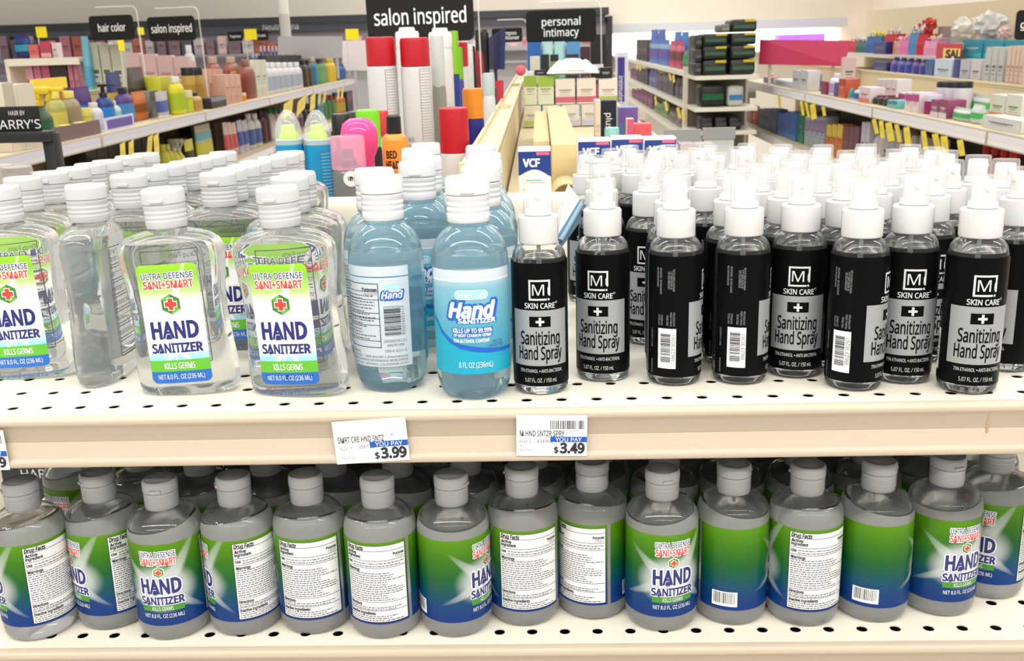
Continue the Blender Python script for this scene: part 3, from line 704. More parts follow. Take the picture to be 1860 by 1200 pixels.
# blue bottles
BL = [(685,319),(679,306),(760,293),(778,284),(758,276),(757,269),(773,260),(848,320),(873,300),(875,291),(872,279),(873,264)]
pb = [list(onshelf(x, y, UP, .1755)) for x, y in BL]; pb[0][0] += .003; relax(pb, .0628)
BR_ = [212, 180, 2, -4, 180, 3, 0, -4, 4, 2, -3, 2]
for i, (x, s) in enumerate(pb):
    if i == 0: lab = 'blue sanitizer bottle showing its back label and barcode at the shelf front'
    elif i == 1: lab = 'blue sanitizer bottle directly behind the one showing its barcode'
    elif i == 7: lab = 'blue sanitizer bottle showing its teal front label at the shelf front'
    elif i < 7: lab = '%s blue bottle back in the middle column between the two front blue bottles' % ORD[i-2]
    else: lab = '%s blue bottle behind the one showing its teal front label' % ORD[i-8]
    place(P_BLUE, 'sanitizer_bottle', UP, x, s, R(-BR_[i]), lab, 'bottle', 'blue sanitizer bottles on the upper shelf')
# sprays
SPR = [(976,333),(1094,323),(1093,297),(1090,282),(1075,274),(1104,271),(1143,264),(1152,273),(1180,299),(1191,268),(1215,263),(1188,286),(1222,311),(1229,323),(1241,274),(1268,268),(1286,263),(1283,292),(1312,275),(1331,309),(1342,266),(1358,260),(1366,271),(1354,320),(1379,297),(1403,280),(1416,268),(1430,263),(1440,288),(1430,305),(1460,314),(1460,272),(1494,268),(1502,263),(1495,298),(1487,281),(1542,273),(1538,308),(1535,290),(1560,267),(1573,263),(1576,281),(1572,320),(1590,299),(1615,286),(1630,269),(1642,263),(1667,268),(1680,283),(1664,314),(1715,272),(1727,290),(1692,300),(1790,318),(1767,282),(1825,288),(1860,303)]
ps = [list(onshelf(x, y, UP, .168)) for x, y in SPR]
relax(ps, .0462, box=(.472, .03, .52))
FRONT = {0: (0, 'black spray bottle beside the blue bottles, front label facing out'), 1: (14, 'black spray bottle, second from the blue bottles, with the folded leaflet at its shoulder'), 13: (-84, 'black spray bottle turned to its barcode, third along the front from the blue bottles'),
         23: (-88, 'black spray bottle turned to its barcode, fourth along the front from the blue bottles'), 30: (12, 'black spray bottle set back between the second barcode bottle and the half-turned one'),
         42: (-62, 'black spray bottle half turned, barcode and half a silver panel showing'), 49: (7, 'black spray bottle tucked behind the half-turned one, fifth along the shelf front'), 53: (5, 'black spray bottle with whole label showing, closest to the rail near the shelf end'),
         56: (75, 'black spray bottle partly cut off by the photo edge at the shelf end')}
rest = sorted([i for i in range(len(ps)) if i not in FRONT], key=lambda i: ps[i][1])
rows = [rest[k:k+8] for k in range(0, len(rest), 8)]
rowname = {}
for rI, rw in enumerate(rows):
    for cI, i in enumerate(sorted(rw, key=lambda i: ps[i][0])): rowname[i] = 'white-topped black spray bottle, %s along in the %s row behind the front ones' % (ORD[cI], ORD[rI])
for i, (x, s) in enumerate(ps):
    if i in FRONT: psi, lab = FRONT[i]
    else: psi, lab = wob.choice((0, 90, -90, 0, 180)), rowname[i]
    if i == 8: psi = 12
    place(P_SPRAY, 'spray_bottle', UP, x, s, R(-psi), lab, 'spray bottle', 'black-labelled hand sprays on the upper shelf')
# round bottles on the lower shelf
LOW = [(12,892,55),(166,862,45),(281,876,-5),(415,869,66),(548,868,115),(680,875,125),(820,866,-64),(947,852,111),(1077,843,155),(1207,856,-12),(1343,848,248),(1487,852,111),(1608,846,255),(1737,845,-17),(1838,825,48)]
LN = ['half cut off by the photo edge at the shelf end', 'with half its front lettering and a strip of facts showing', 'facing out squarely, first whole front label from the shelf end', 'turned between front lettering and drug facts', 'showing drug facts, directly below the gap before the 3.99 tag',
      'showing drug facts under the 3.99 price tag', 'mostly plain green with lettering at one edge', 'showing drug facts directly under the 3.49 price tag', 'showing drug facts ending in a small barcode panel', 'facing out squarely between the barcode bottles',
      'plain green with a small white barcode, nearer the middle', 'showing drug facts between the two plain green barcode bottles', 'plain green with a small white barcode, nearer the shelf end', 'with its front label showing, last whole one before the shelf end', 'brightly lit in the corner behind the last whole front label']
BASE = [(42,1167),(188,1147),(308,1165),(430,1158),(565,1155),(690,1163),(822,1160),(949,1140),(1074,1128),(1200,1150),(1335,1138),(1468,1140),(1600,1133),(1718,1122),(1812,1092)]
pl = [[onshelf(x, y, LO)[0]*.2+onshelf(LOW[k][0], LOW[k][1], LO, .1375)[0]*.8, onshelf(x, y, LO)[1]+.0290] for k, (x, y) in enumerate(BASE)]
L2 = [(135,832),(258,850),(362,858),(487,858),(605,860),(729,860),(849,856),(970,850),(1088,846),(1209,845),(1328,843),(1449,848),(1567,846),(1679,846)]
p2 = [list(onshelf(x, y-2, LO, .1127)) for x, y in L2]
allp = pl + p2
q3 = [[(p2[k][0]+p2[k+1][0])/2+.002, max(p2[k][1], p2[k+1][1])+.056] for k in range(len(p2)-1)] + [[p2[-1][0]+.075, p2[-1][1]+.05]]
allp += q3
q4 = [[p[0]-.012, p[1]+.064] for p in q3]; allp += q4
for p in allp: p[1] = max(p[1], .0305)
first = allp[:15]; relax(first, .0613, 60)
for p in p2: p[1] = max(p[1], .090)
relax(allp, .0618, keep=15, box=(.46, .0300, .525))
for i, (x, s) in enumerate(allp):
    if i < 15: psi = LOW[i][2]; lab = 'round green-labelled bottle ' + LN[i]
    else:
        psi = wob.choice((0, 90, -90, 180)); k = i-15; row = k//14
        if i == 15: psi = 20
        lab = 'round green-labelled bottle, %s along in the %s row under the upper shelf' % (ORD[k % 14], ('second', 'third', 'fourth')[row])
    place(P_ROUND, 'sanitizer_bottle', LO, x, s, R(-psi), lab, 'bottle', 'round green-labelled bottles on the lower shelf')
# folded leaflet wedged between the first two sprays
lf = empty('leaflet', 'folded white and blue paper leaflet leaning behind the first two spray bottles', 'leaflet')
A_, B_, C_, D_ = onY(1018, 425, .90), onY(1053, 362, .93), onY(1032, 334, .945), onY(1000, 420, .93)
bm = bmesh.new()
def slab(bm, pts, th_, mi):
    n_ = (pts[1]-pts[0]).cross(pts[2]-pts[0]).normalized()*th_
    a = [bm.verts.new(p) for p in pts]; b = [bm.verts.new(p+n_) for p in pts]
    for f in [a, b[::-1]] + [[a[k], b[k], b[(k+1) % len(a)], a[(k+1) % len(a)]] for k in range(len(a))]: bm.faces.new(f).material_index = mi
slab(bm, [A_+Vector((-.002, 0, 0)), B_, C_, D_], .0006, 0)
slab(bm, [A_+Vector((-.002, 0, -.016)), B_+Vector((.001, 0, -.02)), B_, A_+Vector((-.002, 0, 0))], .0006, 1)
bmesh.ops.recalc_face_normals(bm, faces=bm.faces)
ob('folded_sheet', to_mesh('folded_sheet', bm, [mat('leaflet_white', srgb(206, 206, 202), .6), cm(120, 150, 168)], False), lf)
bm = bmesh.new(); tube_into(bm, [A_+Vector((0, -.001, -.006)), B_+Vector((.002, -.001, -.004))], .0026, 14, 0)
ob('rolled_edge', to_mesh('rolled_edge', bm, [cm(120, 150, 168)], True, 60), lf)

# ================================================================= the rest of the store
def C3(c):
    if not isinstance(c, tuple): return c
    return cm(*[int(v*.89) for v in c])
_mc = {}
def cached(key, fn):
    if key not in _mc: _mc[key] = fn()
    return _mc[key]
rd = lambda v: round(v, 3)
def sup(bm, w, d, n_, z_, seg=24, dx=0): 
    vs = superring(bm, w/2, d/2, n_, z_, seg)
    for v in vs: v.co.x += dx
    return vs
# every maker: parts of a product standing on z=0, width along x, facing -y
def p_carton(w, d, h, cols, seed=0):
    w, d, h = rd(w), rd(d), rd(h)
    main, band, ink = (cols + (None, None))[:3]
    def mk():
        t = Art(); q = random.Random(seed)
        t.rect(-w/2+.0005, w/2-.0005, .0005, h-.0005, C3(main), 1)
        if band:
            a_, b_ = q.choice(((.0, .22), (.05, .30), (.55, .9), (.62, 1.0), (.0, .3)))
            t.rect(-w/2+.0005, w/2-.0005, h*a_+.0005, h*b_-.0005, C3(band), 2)
        ik = C3(ink) if ink else TXT2
        t.rect(-w*.32, w*.32, h*.52, h*.58, ik, 3); t.rect(-w*.25, w*.2, h*.45, h*.48, ik, 3); t.rect(-w*.3, w*.3, h*.36, h*.375, ik, 3)
        return t.build('printed_panel', flatXZ(-d/2-.0004), off=.0003, smooth=False)
    body = cached(('cart', w, d, h, main), lambda: boxm('carton', -w/2, w/2, -d/2, d/2, 0, h, C3(main), min(.0025, w*.06)))
    return [('box_body', body, None, []), ('printed_panel', cached(('cp', w, d, h, cols, seed), mk), None, [])]
def p_bottle(w, d, h, cols, seed=0, neck=.45, capf=.16, sh=.72):
    w, d, h = rd(w), rd(d), rd(h); body, cap_, lab = (cols + (None, None))[:3]
    n_ = 2.2
    def mkb():
        bm = bmesh.new(); zc = h*(1-capf)
        skin_rings(bm, [sup(bm, w*k, d*k, n_, z_) for k, z_ in ((.86, 0), (.97, h*.015), (1, h*.05), (1, zc*sh), (.97, zc*(sh+.07)), (.85, zc*(sh+.16)), (.62, zc*(sh+.24)), (neck, zc*.985), (neck, zc+.001))])
        return to_mesh('body', bm, [C3(body)])
    def mkc():
        bm = bmesh.new(); zc = h*(1-capf); k = neck*1.18; e = min(w, d)/max(d, 1e-6)
        skin_rings(bm, [superring(bm, w*k*a_/2, min(w, d)*k*a_/2, 2, z_, 20) for a_, z_ in ((1, zc), (1, h*.985), (.9, h), (.5, h))])
        return to_mesh('cap', bm, [C3(cap_ or body)])
    def mkl():
        bm = bmesh.new(); zc = h*(1-capf)
        skin_rings(bm, [sup(bm, w*1.012, d*1.012, n_, z_) for z_ in (zc*.14, zc*sh*.92)], close=False)
        return to_mesh('label', bm, [C3(lab)])
    ps = [('body', cached(('bb', w, d, h, body, neck, capf, sh), mkb), None, []), ('cap', cached(('bc', w, d, h, cap_ or body, neck, capf), mkc), None, [])]
    if lab: ps.append(('label', cached(('bl', w, d, h, lab, capf, sh), mkl), None, []))
    return ps
def p_can(w, d, h, cols, seed=0, capf=.2):
    r_ = rd(w/2); h = rd(h); body, cap_, lab = (cols + (None, None))[:3]; zc = h*(1-capf)
    ps = [('can_body', cached(('cb', r_, h, body, capf), lambda: lathe('can_body', [(r_*.9, 0), (r_*.97, .001), (r_, .004), (r_, zc-.006), (r_*.96, zc-.001), (r_*.9, zc)], C3(body), 28)), None, []),
          ('cap', cached(('cc', r_, h, cap_, capf), lambda: lathe('cap', [(r_*.965, zc+.0005), (r_*.965, h-.006), (r_*.92, h-.001), (r_*.8, h), (0, h)], C3(cap_ or body), 28, cap=False)), None, [])]
    if lab: ps.append(('label', cached(('cl', r_, h, lab, capf), lambda: lathe('label', [(r_+.0004, h*.10), (r_+.0004, zc*.72)], C3(lab), 28, cap=False)), None, []))
    return ps
def p_pouch(w, d, h, cols, seed=0):
    w, d, h = rd(w), rd(d), rd(h); main, band, b2 = (cols + (None, None))[:3]
    def mk():
        bm = bmesh.new(); q = random.Random(seed)
        R_ = [sup(bm, w*a_, d*b_, 3.0, h*z_, 32) for a_, b_, z_ in ((.96, .55, 0), (1, .95, .06), (1, 1, .25), (1, .9, .55), (.99, .6, .78), (.98, .22, .90), (.98, .12, 1))]
        for rg in R_[1:5]:
            for v in rg: v.co.y += d*q.uniform(-.05, .05); v.co.z += h*q.uniform(-.012, .012)
        skin_rings(bm, R_); return to_mesh('bag', bm, [C3(main)], True, 60)
    def mp(z0, z1, c):
        bm = bmesh.new()
        prof = ((.06, .95), (.25, 1), (.55, .9), (.78, .6), (.90, .22))
        def k(z):
            for (a_, b_), (c_, e_) in zip(prof, prof[1:]):
                if a_ <= z <= c_: return b_+(e_-b_)*(z-a_)/(c_-a_)
            return .3
        zz = [z0+(z1-z0)*i/4 for i in range(5)]
        skin_rings(bm, [sup(bm, w*1.015, d*k(z)*1.14+.001, 3.0, h*z, 32) for z in zz], close=False)
        return to_mesh('printed_band', bm, [C3(c)], True, 60)
    ps = [('bag', cached(('po', w, d, h, main, seed), mk), None, [])]
    if band: ps.append(('printed_band', cached(('pb', w, d, h, band), lambda: mp(.30, .58, band)), None, []))
    if b2: ps.append(('printed_band', cached(('pb2', w, d, h, b2), lambda: mp(.64, .82, b2)), None, []))
    return ps
def p_tube(w, d, h, cols, seed=0):
    w, d, h = rd(w), rd(d), rd(h); body, cap_, lab = (cols + (None, None))[:3]
    def mk():
        bm = bmesh.new(); skin_rings(bm, [sup(bm, w*a_, d*b_, 2.1, h*z_) for a_, b_, z_ in ((.80, .95, .14), (.84, 1, .16), (.90, .8, .5), (.97, .4, .85), (1, .08, .97), (1, .05, 1))])
        return to_mesh('tube_body', bm, [C3(body)])
    def mkc():
        bm = bmesh.new(); skin_rings(bm, [sup(bm, w*a_, d*a_, 2.1, h*z_) for a_, z_ in ((.78, 0), (.82, .01), (.82, .138))]); return to_mesh('cap', bm, [C3(cap_ or body)])
    ps = [('tube_body', cached(('tb', w, d, h, body), mk), None, []), ('cap', cached(('tc', w, d, h, cap_ or body), mkc), None, [])]
    if lab:
        def ml():
            bm = bmesh.new(); skin_rings(bm, [sup(bm, w*a_*1.02, d*b_*1.06, 2.1, h*z_) for a_, b_, z_ in ((.86, .96, .24), (.90, .8, .5), (.93, .6, .66))], close=False); return to_mesh('label', bm, [C3(lab)])
        ps.append(('label', cached(('tl', w, d, h, lab), ml), None, []))
    return ps
def p_jar(w, d, h, cols, seed=0):
    r_ = rd(w/2); h = rd(h); body, cap_ = (cols + (None,))[:2]
    return [('jar_body', cached(('jb', r_, h, body), lambda: lathe('jar_body', [(r_*.88, 0), (r_*.96, .002), (r_*.97, h*.66)], C3(body), 28)), None, []),
            ('lid', cached(('jl', r_, h, cap_ or body), lambda: lathe('lid', [(r_, h*.67), (r_, h*.96), (r_*.95, h), (0, h)], C3(cap_ or body), 28, cap=False)), None, [])]
def p_pump(w, d, h, cols, seed=0):
    ps = p_bottle(w, d, h*.80, cols, seed, .38, .12); cap_ = cols[1]
    def mk():
        bm = bmesh.new(); lathe_into(bm, [(w*.09, h*.79), (w*.09, h*.93), (w*.22, h*.935), (w*.22, h*.99), (0, h)], 14, cap=False)
        box_into(bm, -w*.08, w*.08, -w*.62, 0, h*.945, h*.985, 0, w*.02); return to_mesh('pump_head', bm, [C3(cap_)])
    return ps + [('pump_head', cached(('pu', rd(w), rd(h), cap_), mk), None, [])]
def p_trigger(w, d, h, cols, seed=0):
    ps = p_bottle(w, d, h*.74, cols, seed, .40, .12, .6); cap_ = cols[1]
    def mk():
        bm = bmesh.new(); box_into(bm, -w*.16, w*.16, -w*.45, w*.35, h*.84, h*.97, 0, w*.06); box_into(bm, -w*.13, w*.13, -w*.14, w*.14, h*.72, h*.86, 0, w*.03)
        box_into(bm, -w*.10, w*.10, -w*.85, -w*.45, h*.88, h*.95, 0, w*.03)
        box_into(bm, -w*.08, w*.08, -w*.06, w*.06, -h*.16, 0, 0, w*.02, Matrix.Translation((0, -w*.42, h*.86)) @ Matrix.Rotation(R(28), 4, 'X'))
        return to_mesh('trigger_head', bm, [C3(cap_)])
    return ps + [('trigger_head', cached(('tr', rd(w), rd(h), cap_), mk), None, [])]
MK = dict(carton=p_carton, bottle=p_bottle, can=p_can, pouch=p_pouch, tube=p_tube, jar=p_jar, pump=p_pump, trigger=p_trigger)
NM = dict(carton='carton', bottle='product_bottle', can='spray_can', pouch='product_pouch', tube='product_tube', jar='product_jar', pump='pump_bottle', trigger='trigger_bottle')
CT = dict(carton='box', bottle='bottle', can='can', pouch='pouch', tube='tube', jar='jar', pump='pump bottle', trigger='spray bottle')
def stand(kind, w, d, h, cols, loc, rz, label, group=None, seed=0, name=None, lean=0.0, **kw):
    return place(MK[kind](w, d, h, cols, seed, **kw), name or NM[kind], Matrix.Translation(loc), 0, 0, rz, label, CT[kind], group, lean) 
# ---- structure
FLOORM = mat('floor_tile', srgb(206, 200, 190), .25)
struct('floor', boxm('floor', -10, 8.5, -2.5, 17, -.1, 0, FLOORM))
WALLM = mat('wall_cream_paint', srgb(238, 228, 212), .75)
struct('wall_back', boxm('wall_back', -10.2, 8.4, 16.6, 16.8, 0, 4.2, WALLM))
XWR = onY(1585, 20, 16.6).x
struct('wall_right', boxm('wall_right', XWR, XWR+.2, 3, 16.6, 0, 4.2, WALLM))

# ---- long store shelving: posts, boards, rails
RAILP = mat('price_strip', srgb(222, 220, 216), .35)
def price_strip_mat():
    m = bpy.data.materials.new('price_strip_paper'); m.use_nodes = True; n, l = nodes(m); b = n['Principled BSDF']; b.inputs['Roughness'].default_value = .4
    tc = n.new('ShaderNodeTexCoord'); br = n.new('ShaderNodeTexBrick'); mp = n.new('ShaderNodeMapping'); l.new(tc.outputs['Object'], mp.inputs[0])
    mp.inputs['Rotation'].default_value = (R(90), 0, R(90)); l.new(mp.outputs[0], br.inputs[0])
    br.inputs['Color1'].default_value = (*srgb(236, 234, 232), 1); br.inputs['Color2'].default_value = (*srgb(198, 198, 212), 1); br.inputs['Mortar'].default_value = (*srgb(222, 212, 196), 1)
    br.inputs['Scale'].default_value = 16; br.inputs['Mortar Size'].default_value = .03; br.inputs['Brick Width'].default_value = .9; br.inputs['Row Height'].default_value = .35
    l.new(br.outputs[0], b.inputs['Base Color']); return m
STRIP = price_strip_mat()
def shelf_section(label, group, xf, xb, y0, y1, z, sgn, rail=.042):
    """xf: front edge x, xb: back x"""
    root = empty('store_shelf', label, 'shelf', (0, 0, 0), 0, group)
    ob('shelf_board', boxm('shelf_board', min(xf, xb), max(xf, xb), y0+.002, y1-.002, z-.025, z, SHELFT), root)
    rl = ob('price_rail', boxm('price_rail', xf-(.012 if sgn < 0 else 0), xf+(.012 if sgn > 0 else 0), y0+.002, y1-.002, z-rail, z+.003, CREAM2, .003), root)
    x_ = xf+sgn*.0128
    t = Art(); t.rect(y0+.01, y1-.01, z-rail+.006, z-.004, STRIP, 1)
    ob('price_strip', t.build('price_strip', lambda u, v, h: (x_, u, v), smooth=False), root)
    return root
def unit(label, x0, x1, y0, y1, top, base_x0, base_x1):
    root = empty('shelving_unit', label, 'shelving', (0, 0, 0))
    ob('back_panel', boxm('back_panel', x0+.004, x1-.004, y0, y1, .1, top-.014, SHELFT), root)
    bm = bmesh.new()
    k = y0
    while k < y1-.05:
        e = min(k+1.22, y1)
        box_into(bm, x0, x1, k+.004, e-.004, top-.016, top-.008, 0); box_into(bm, x0, x0+.006, k+.004, e-.004, top-.010, top, 0); box_into(bm, x1-.006, x1, k+.004, e-.004, top-.010, top, 0)
        box_into(bm, x0-.002, x1+.002, k-.006, k+.006, top-.02, top+.002, 0); k = e
    ob('top_channel', to_mesh('top_channel', bm, [SHELFT], False), root)
    ob('base_deck', boxm('base_deck', base_x0, base_x1, y0, y1, .01, .14, CREAM), root)
    return root
# our own aisle unit behind the front shelves
unit('long cream shelving unit running away behind the front shelves', -.112, -.067, 1.36, 5.6, 1.285, -.50, .33)
for k in range(3):
    y0 = 1.36+k*1.22; o_ = ORD[k]
    shelf_section('%s beige shelf back on the salon side of the middle unit' % o_, 'shelves of the middle unit', -.50, -.113, y0, y0+1.22, 1.165, -1)
    shelf_section('%s beige shelf back on the intimacy-sign side of the middle unit' % o_, 'shelves of the middle unit', .33, -.066, y0, y0+1.22, 1.165, 1)
    shelf_section('%s lower beige shelf back on the salon side of the middle unit' % o_, 'shelves of the middle unit', -.50, -.113, y0, y0+1.22, .86, -1)
    shelf_section('%s lower beige shelf back on the intimacy-sign side of the middle unit' % o_, 'shelves of the middle unit', .33, -.066, y0, y0+1.22, .86, 1)
SZ = 1.168
# ---- salon products on the middle unit
RED = (196, 18, 34); WCAN = (222, 220, 216)
def at_can(px, yt, Y, r_, cols, label, kind='can', capf=.2, rz=0.0, d=None, group=None, **kw):
    p = onY(px, yt, Y); h = p.z-SZ; w = 2*r_
    return stand(kind, w, d or w, h, cols, (p.x, Y, SZ), rz, label, group, capf=capf, **kw) if kind in ('can', 'bottle') else stand(kind, w, d or w, h, cols, (p.x, Y, SZ), rz, label, group, **kw)
def add_print(root, r_, h0, h1, seed, x0=-.2, x1=.9, m=None, text=None):
    t = Art(); a_, b_ = r_*x0, r_*x1
    t.frame(a_, b_, h0, h1, .0006, TXT2, 1); t.lines(a_+.001, b_-.001, h0+.002, h1-.002, max(6, int((h1-h0)/.005)), .0006, m or TXT2, 1, seed, .2)
    for s_, u, v, hh, w_ in (text or ()): t.text(s_, u, v, hh, m or TXT, 2, w=w_)
    ob('print', t.build('print', cyl(r_+.0003), step=.004), root)
r1 = at_can(690, 67, 1.80, .0268, (WCAN, RED), 'tall white hairspray can with red cap, nearer the salon sign edge', capf=.17); add_print(r1, .0268, .05, .235, 3, .35, 1.35)
r2 = at_can(752, 68, 1.80, .0268, (WCAN, RED), 'tall white hairspray can with red cap, beside the blue-bodied bottle', capf=.17); add_print(r2, .0268, .05, .235, 4, .35, 1.3)
for r_ in (r1, r2):
    t = Art(); t.text('BIG', -.012, .112, .007, TXT2, 2, w=.012); t.text('shaper', -.010, .101, .004, TXT2, 2, w=.016)
    ob('print', t.build('print', cyl(.0271), step=.004), r_)
r3 = at_can(823, 196, 1.68, .0265, (WCAN, RED), 'short white can with red cap standing against the divider', capf=.43); add_print(r3, .0265, .004, .055, 6, .5, 1.35)
at_can(858, 161, 1.95, .0212, ((34, 34, 128), (236, 142, 34)), 'navy spray can with orange cap against the divider', capf=.30)
at_can(887, 133, 2.35, .0150, ((222, 222, 222), (190, 205, 205)), 'white bottle with clear pump cap beyond the orange-capped can', 'bottle', capf=.24, neck=.8, sh=.86)
at_can(739, 57, 2.02, .024, ((230, 229, 226), (236, 235, 232)), 'tall white box-shaped bottle behind the red-capped cans', 'bottle', capf=.1, neck=.84, sh=.9)
at_can(799, 58, 2.02, .0235, ((232, 231, 228), (236, 235, 232)), 'tall white bottle behind and beside the blue-bodied bottle', 'bottle', capf=.1, neck=.84, sh=.9)
r4 = at_can(793, 65, 1.90, .0135, ((150, 149, 142), (206, 208, 206)), 'grey printed bottle with clear cap beside the red-capped can', 'bottle', capf=.32, neck=.8, sh=.9); add_print(r4, .0135, .02, .12, 9, -.9, 1.2)
at_can(824, 56, 2.20, .0090, ((42, 58, 140), (134, 190, 40)), 'slim blue bottle with green cap, behind the grey printed bottle', 'bottle', capf=.30, neck=.9, sh=.9)
r5 = at_can(831, 86, 2.42, .0120, ((64, 72, 150), (120, 186, 30)), 'blue spray can with lime cap in the salon row', capf=.28)
at_can(841, 77, 2.62, .0120, ((226, 224, 222), (204, 40, 56)), 'slim white can with red cap in the salon row', capf=.22)
at_can(850, 81, 2.82, .0130, ((232, 232, 230), (238, 238, 236)), 'white round-topped spray can in the salon row', capf=.06)
at_can(857, 84, 3.02, .0130, ((30, 30, 30), (24, 24, 24)), 'black bottle beside the red bottle in the salon row', 'bottle', capf=.2, neck=.6)
at_can(868, 54, 3.25, .0165, ((150, 22, 34), (30, 28, 28)), 'dark red bottle with black neck by the sign post', 'bottle', capf=.24, neck=.5, sh=.8)
at_can(880, 58, 3.50, .0130, ((28, 28, 28), (30, 30, 30)), 'slim black box-like bottle by the sign post', 'bottle', capf=.1, neck=.9, sh=.9)
stand('carton', .035, .05, .155, ((30, 28, 30), (216, 214, 210)), (onY(889, 125, 2.75).x, 2.75, SZ), 0, 'black carton with white edge leaning near the divider', seed=3)
at_can(905, 146, 2.9, .0150, ((200, 40, 50), (216, 60, 66)), 'small red tube beside the black carton near the divider', 'tube')
stand('carton', .03, .05, .15, ((222, 216, 212), (40, 38, 40)), (onY(905, 128, 3.2).x, 3.2, SZ), 0, 'white and black carton behind the red tube', seed=5)
# blue cans with clear domes
DOME = sheet('clear_dome', (.98, .98, .98), .20, 1.5)
for k, (px, lab) in enumerate(((520, 'blue styling can with clear pointed dome, nearer the clear bottles'), (573, 'blue styling can with clear pointed dome, beside the pink-capped can'))):
    p = onY(px, 199, 1.52); r_ = .0218; h = p.z-SZ; zb = h-.046
    root = empty('spray_can', lab, 'can', (p.x, 1.52, SZ), 0, 'blue styling cans')
    ob('can_body', lathe('can_body', [(r_*.93, 0), (r_, .003), (r_, zb-.010), (r_*.97, zb-.006)], cm(18, 132, 178, .25), 32), root)
    ob('cap_ring', lathe('cap_ring', [(r_*.98, zb-.006), (r_*.98, zb+.001), (r_*.9, zb+.002)], cm(160, 178, 186), 32), root)
    ob('nozzle', lathe('nozzle', [(.0150, zb), (.0150, zb+.008), (.0105, zb+.014), (.0100, zb+.023), (0, zb+.0235)], cm(178, 222, 40), 24, cap=False), root)
    ob('dome', lathe('dome', [(r_*.97, zb), (r_*.96, zb+.010), (r_*.82, zb+.026), (r_*.52, zb+.039), (r_*.22, zb+.045), (0, zb+.046)], DOME, 32, cap=False, sharp=80), root)
    add_print(root, r_, .02, zb-.015, 8+k, .3, 1.25 if k else .9, cm(190, 220, 230))
# pink overcap can
p = onY(630, 247, 1.42); r_ = .0246; h = p.z-SZ
root = empty('spray_can', 'grey metal can with translucent pink cap and round security tag', 'can', (p.x, 1.42, SZ))
ob('can_body', lathe('can_body', [(r_*.95, 0), (r_, .002), (r_, h-.052), (r_*.9, h-.046), (r_*.62, h-.042)], mat('brushed_grey', srgb(120, 122, 118), .35, .5), 36), root)
ob('sprayer', lathe('sprayer', [(.012, h-.042), (.012, h-.034), (.008, h-.030), (.0075, h-.018), (0, h-.017)], cm(84, 86, 92), 20, cap=False), root)
PINKS = sheet('pink_clear_cap', (1.0, .62, .76), .34, 1.5)
ob('overcap', lathe('overcap', [(r_*1.02, h-.046), (r_*1.01, h-.004), (r_*.97, h), (0, h+.0003)], PINKS, 36, cap=False, sharp=60), root)
t = Art(); t.disc(0, 0, .0115, cm(214, 214, 210), 1, 28); t.disc(0, 0, .0085, cm(232, 232, 228), 2, 28); t.text('B', .0002, 0, .0058, INK, 3, bold=.05); t.rect(-.0050, -.0034, -.003, .003, TXT2, 3); t.rect(.0034, .0048, -.003, .003, cm(206, 60, 60), 3)
ob('security_tag', t.build('security_tag', lambda u, v, hh: (.007+u, -(r_*1.03+.001+hh), h-.058+v), smooth=False), root)
# hot pink rounded bottle behind it
p = onY(650, 214, 1.53); h = p.z-SZ
root = empty('styling_bottle', 'hot pink rounded bottle standing behind the pink-capped can', 'bottle', (p.x, 1.53, SZ))
PK = sheet('hot_pink_plastic', (1.0, .12, .42), .62, 1.45)
ob('body', lathe('body', [(.020, 0), (.0215, .004), (.0215, h-.062), (.0285, h-.046), (.0285, h-.022), (.0245, h-.008), (.014, h-.001), (0, h)], PK, 36, cap=False, sharp=60), root)
ob('inner_core', lathe('inner_core', [(.012, .01), (.012, h-.05), (.018, h-.036), (.018, h-.020), (0, h-.012)], cm(206, 60, 70), 24, cap=False), root)
at_can(618, 207, 1.66, .0165, ((30, 28, 30), (20, 20, 22)), 'black-capped bottle, first of two behind the hot pink bottle', 'bottle', capf=.25, neck=.8)
at_can(640, 204, 1.74, .0165, ((30, 28, 30), (20, 20, 22)), 'black-capped bottle, second of two behind the hot pink bottle', 'bottle', capf=.25, neck=.8)
r6 = at_can(667, 199, 1.62, .0200, ((38, 36, 36), (132, 226, 44)), 'black can with domed lime green cap', capf=.34); add_print(r6, .0200, .01, .075, 14, -.6, 1.2, cm(150, 150, 150))
at_can(694, 201, 1.72, .0110, ((226, 222, 218), (214, 62, 52)), 'slim white bottle with red-edged cap beside the lime cap', 'bottle', capf=.25, neck=.8)
# orange bottle
p = onY(714, 209, 1.47); h = p.z-SZ; r_ = .0188
root = empty('shampoo_bottle', 'small orange bottle with black cap and black lettering', 'bottle', (p.x, 1.47, SZ))
ob('body', lathe('body', [(.0165, 0), (r_, .003), (r_, h-.038), (r_*.93, h-.032), (r_*.75, h-.028), (r_*.5, h-.0265)], cm(232, 136, 48, .25), 36), root)
ob('cap', lathe('cap', [(.0108, h-.0268), (.0112, h-.026), (.0108, h-.002), (.009, h), (0, h)], BLACK, 28, cap=False), root)
t = Art(); t.text('BED', -.0035, h-.056, .0105, cm(70, 34, 20), 1, w=.0165, bold=.03); t.text('HEAD', -.0030, h-.071, .0105, cm(70, 34, 20), 1, w=.0215, bold=.03); t.text('TIGI', -.001, h-.083, .005, cm(110, 60, 30), 1, w=.008)
ob('lettering', t.build('lettering', cyl(r_+.0003), step=.003), root)

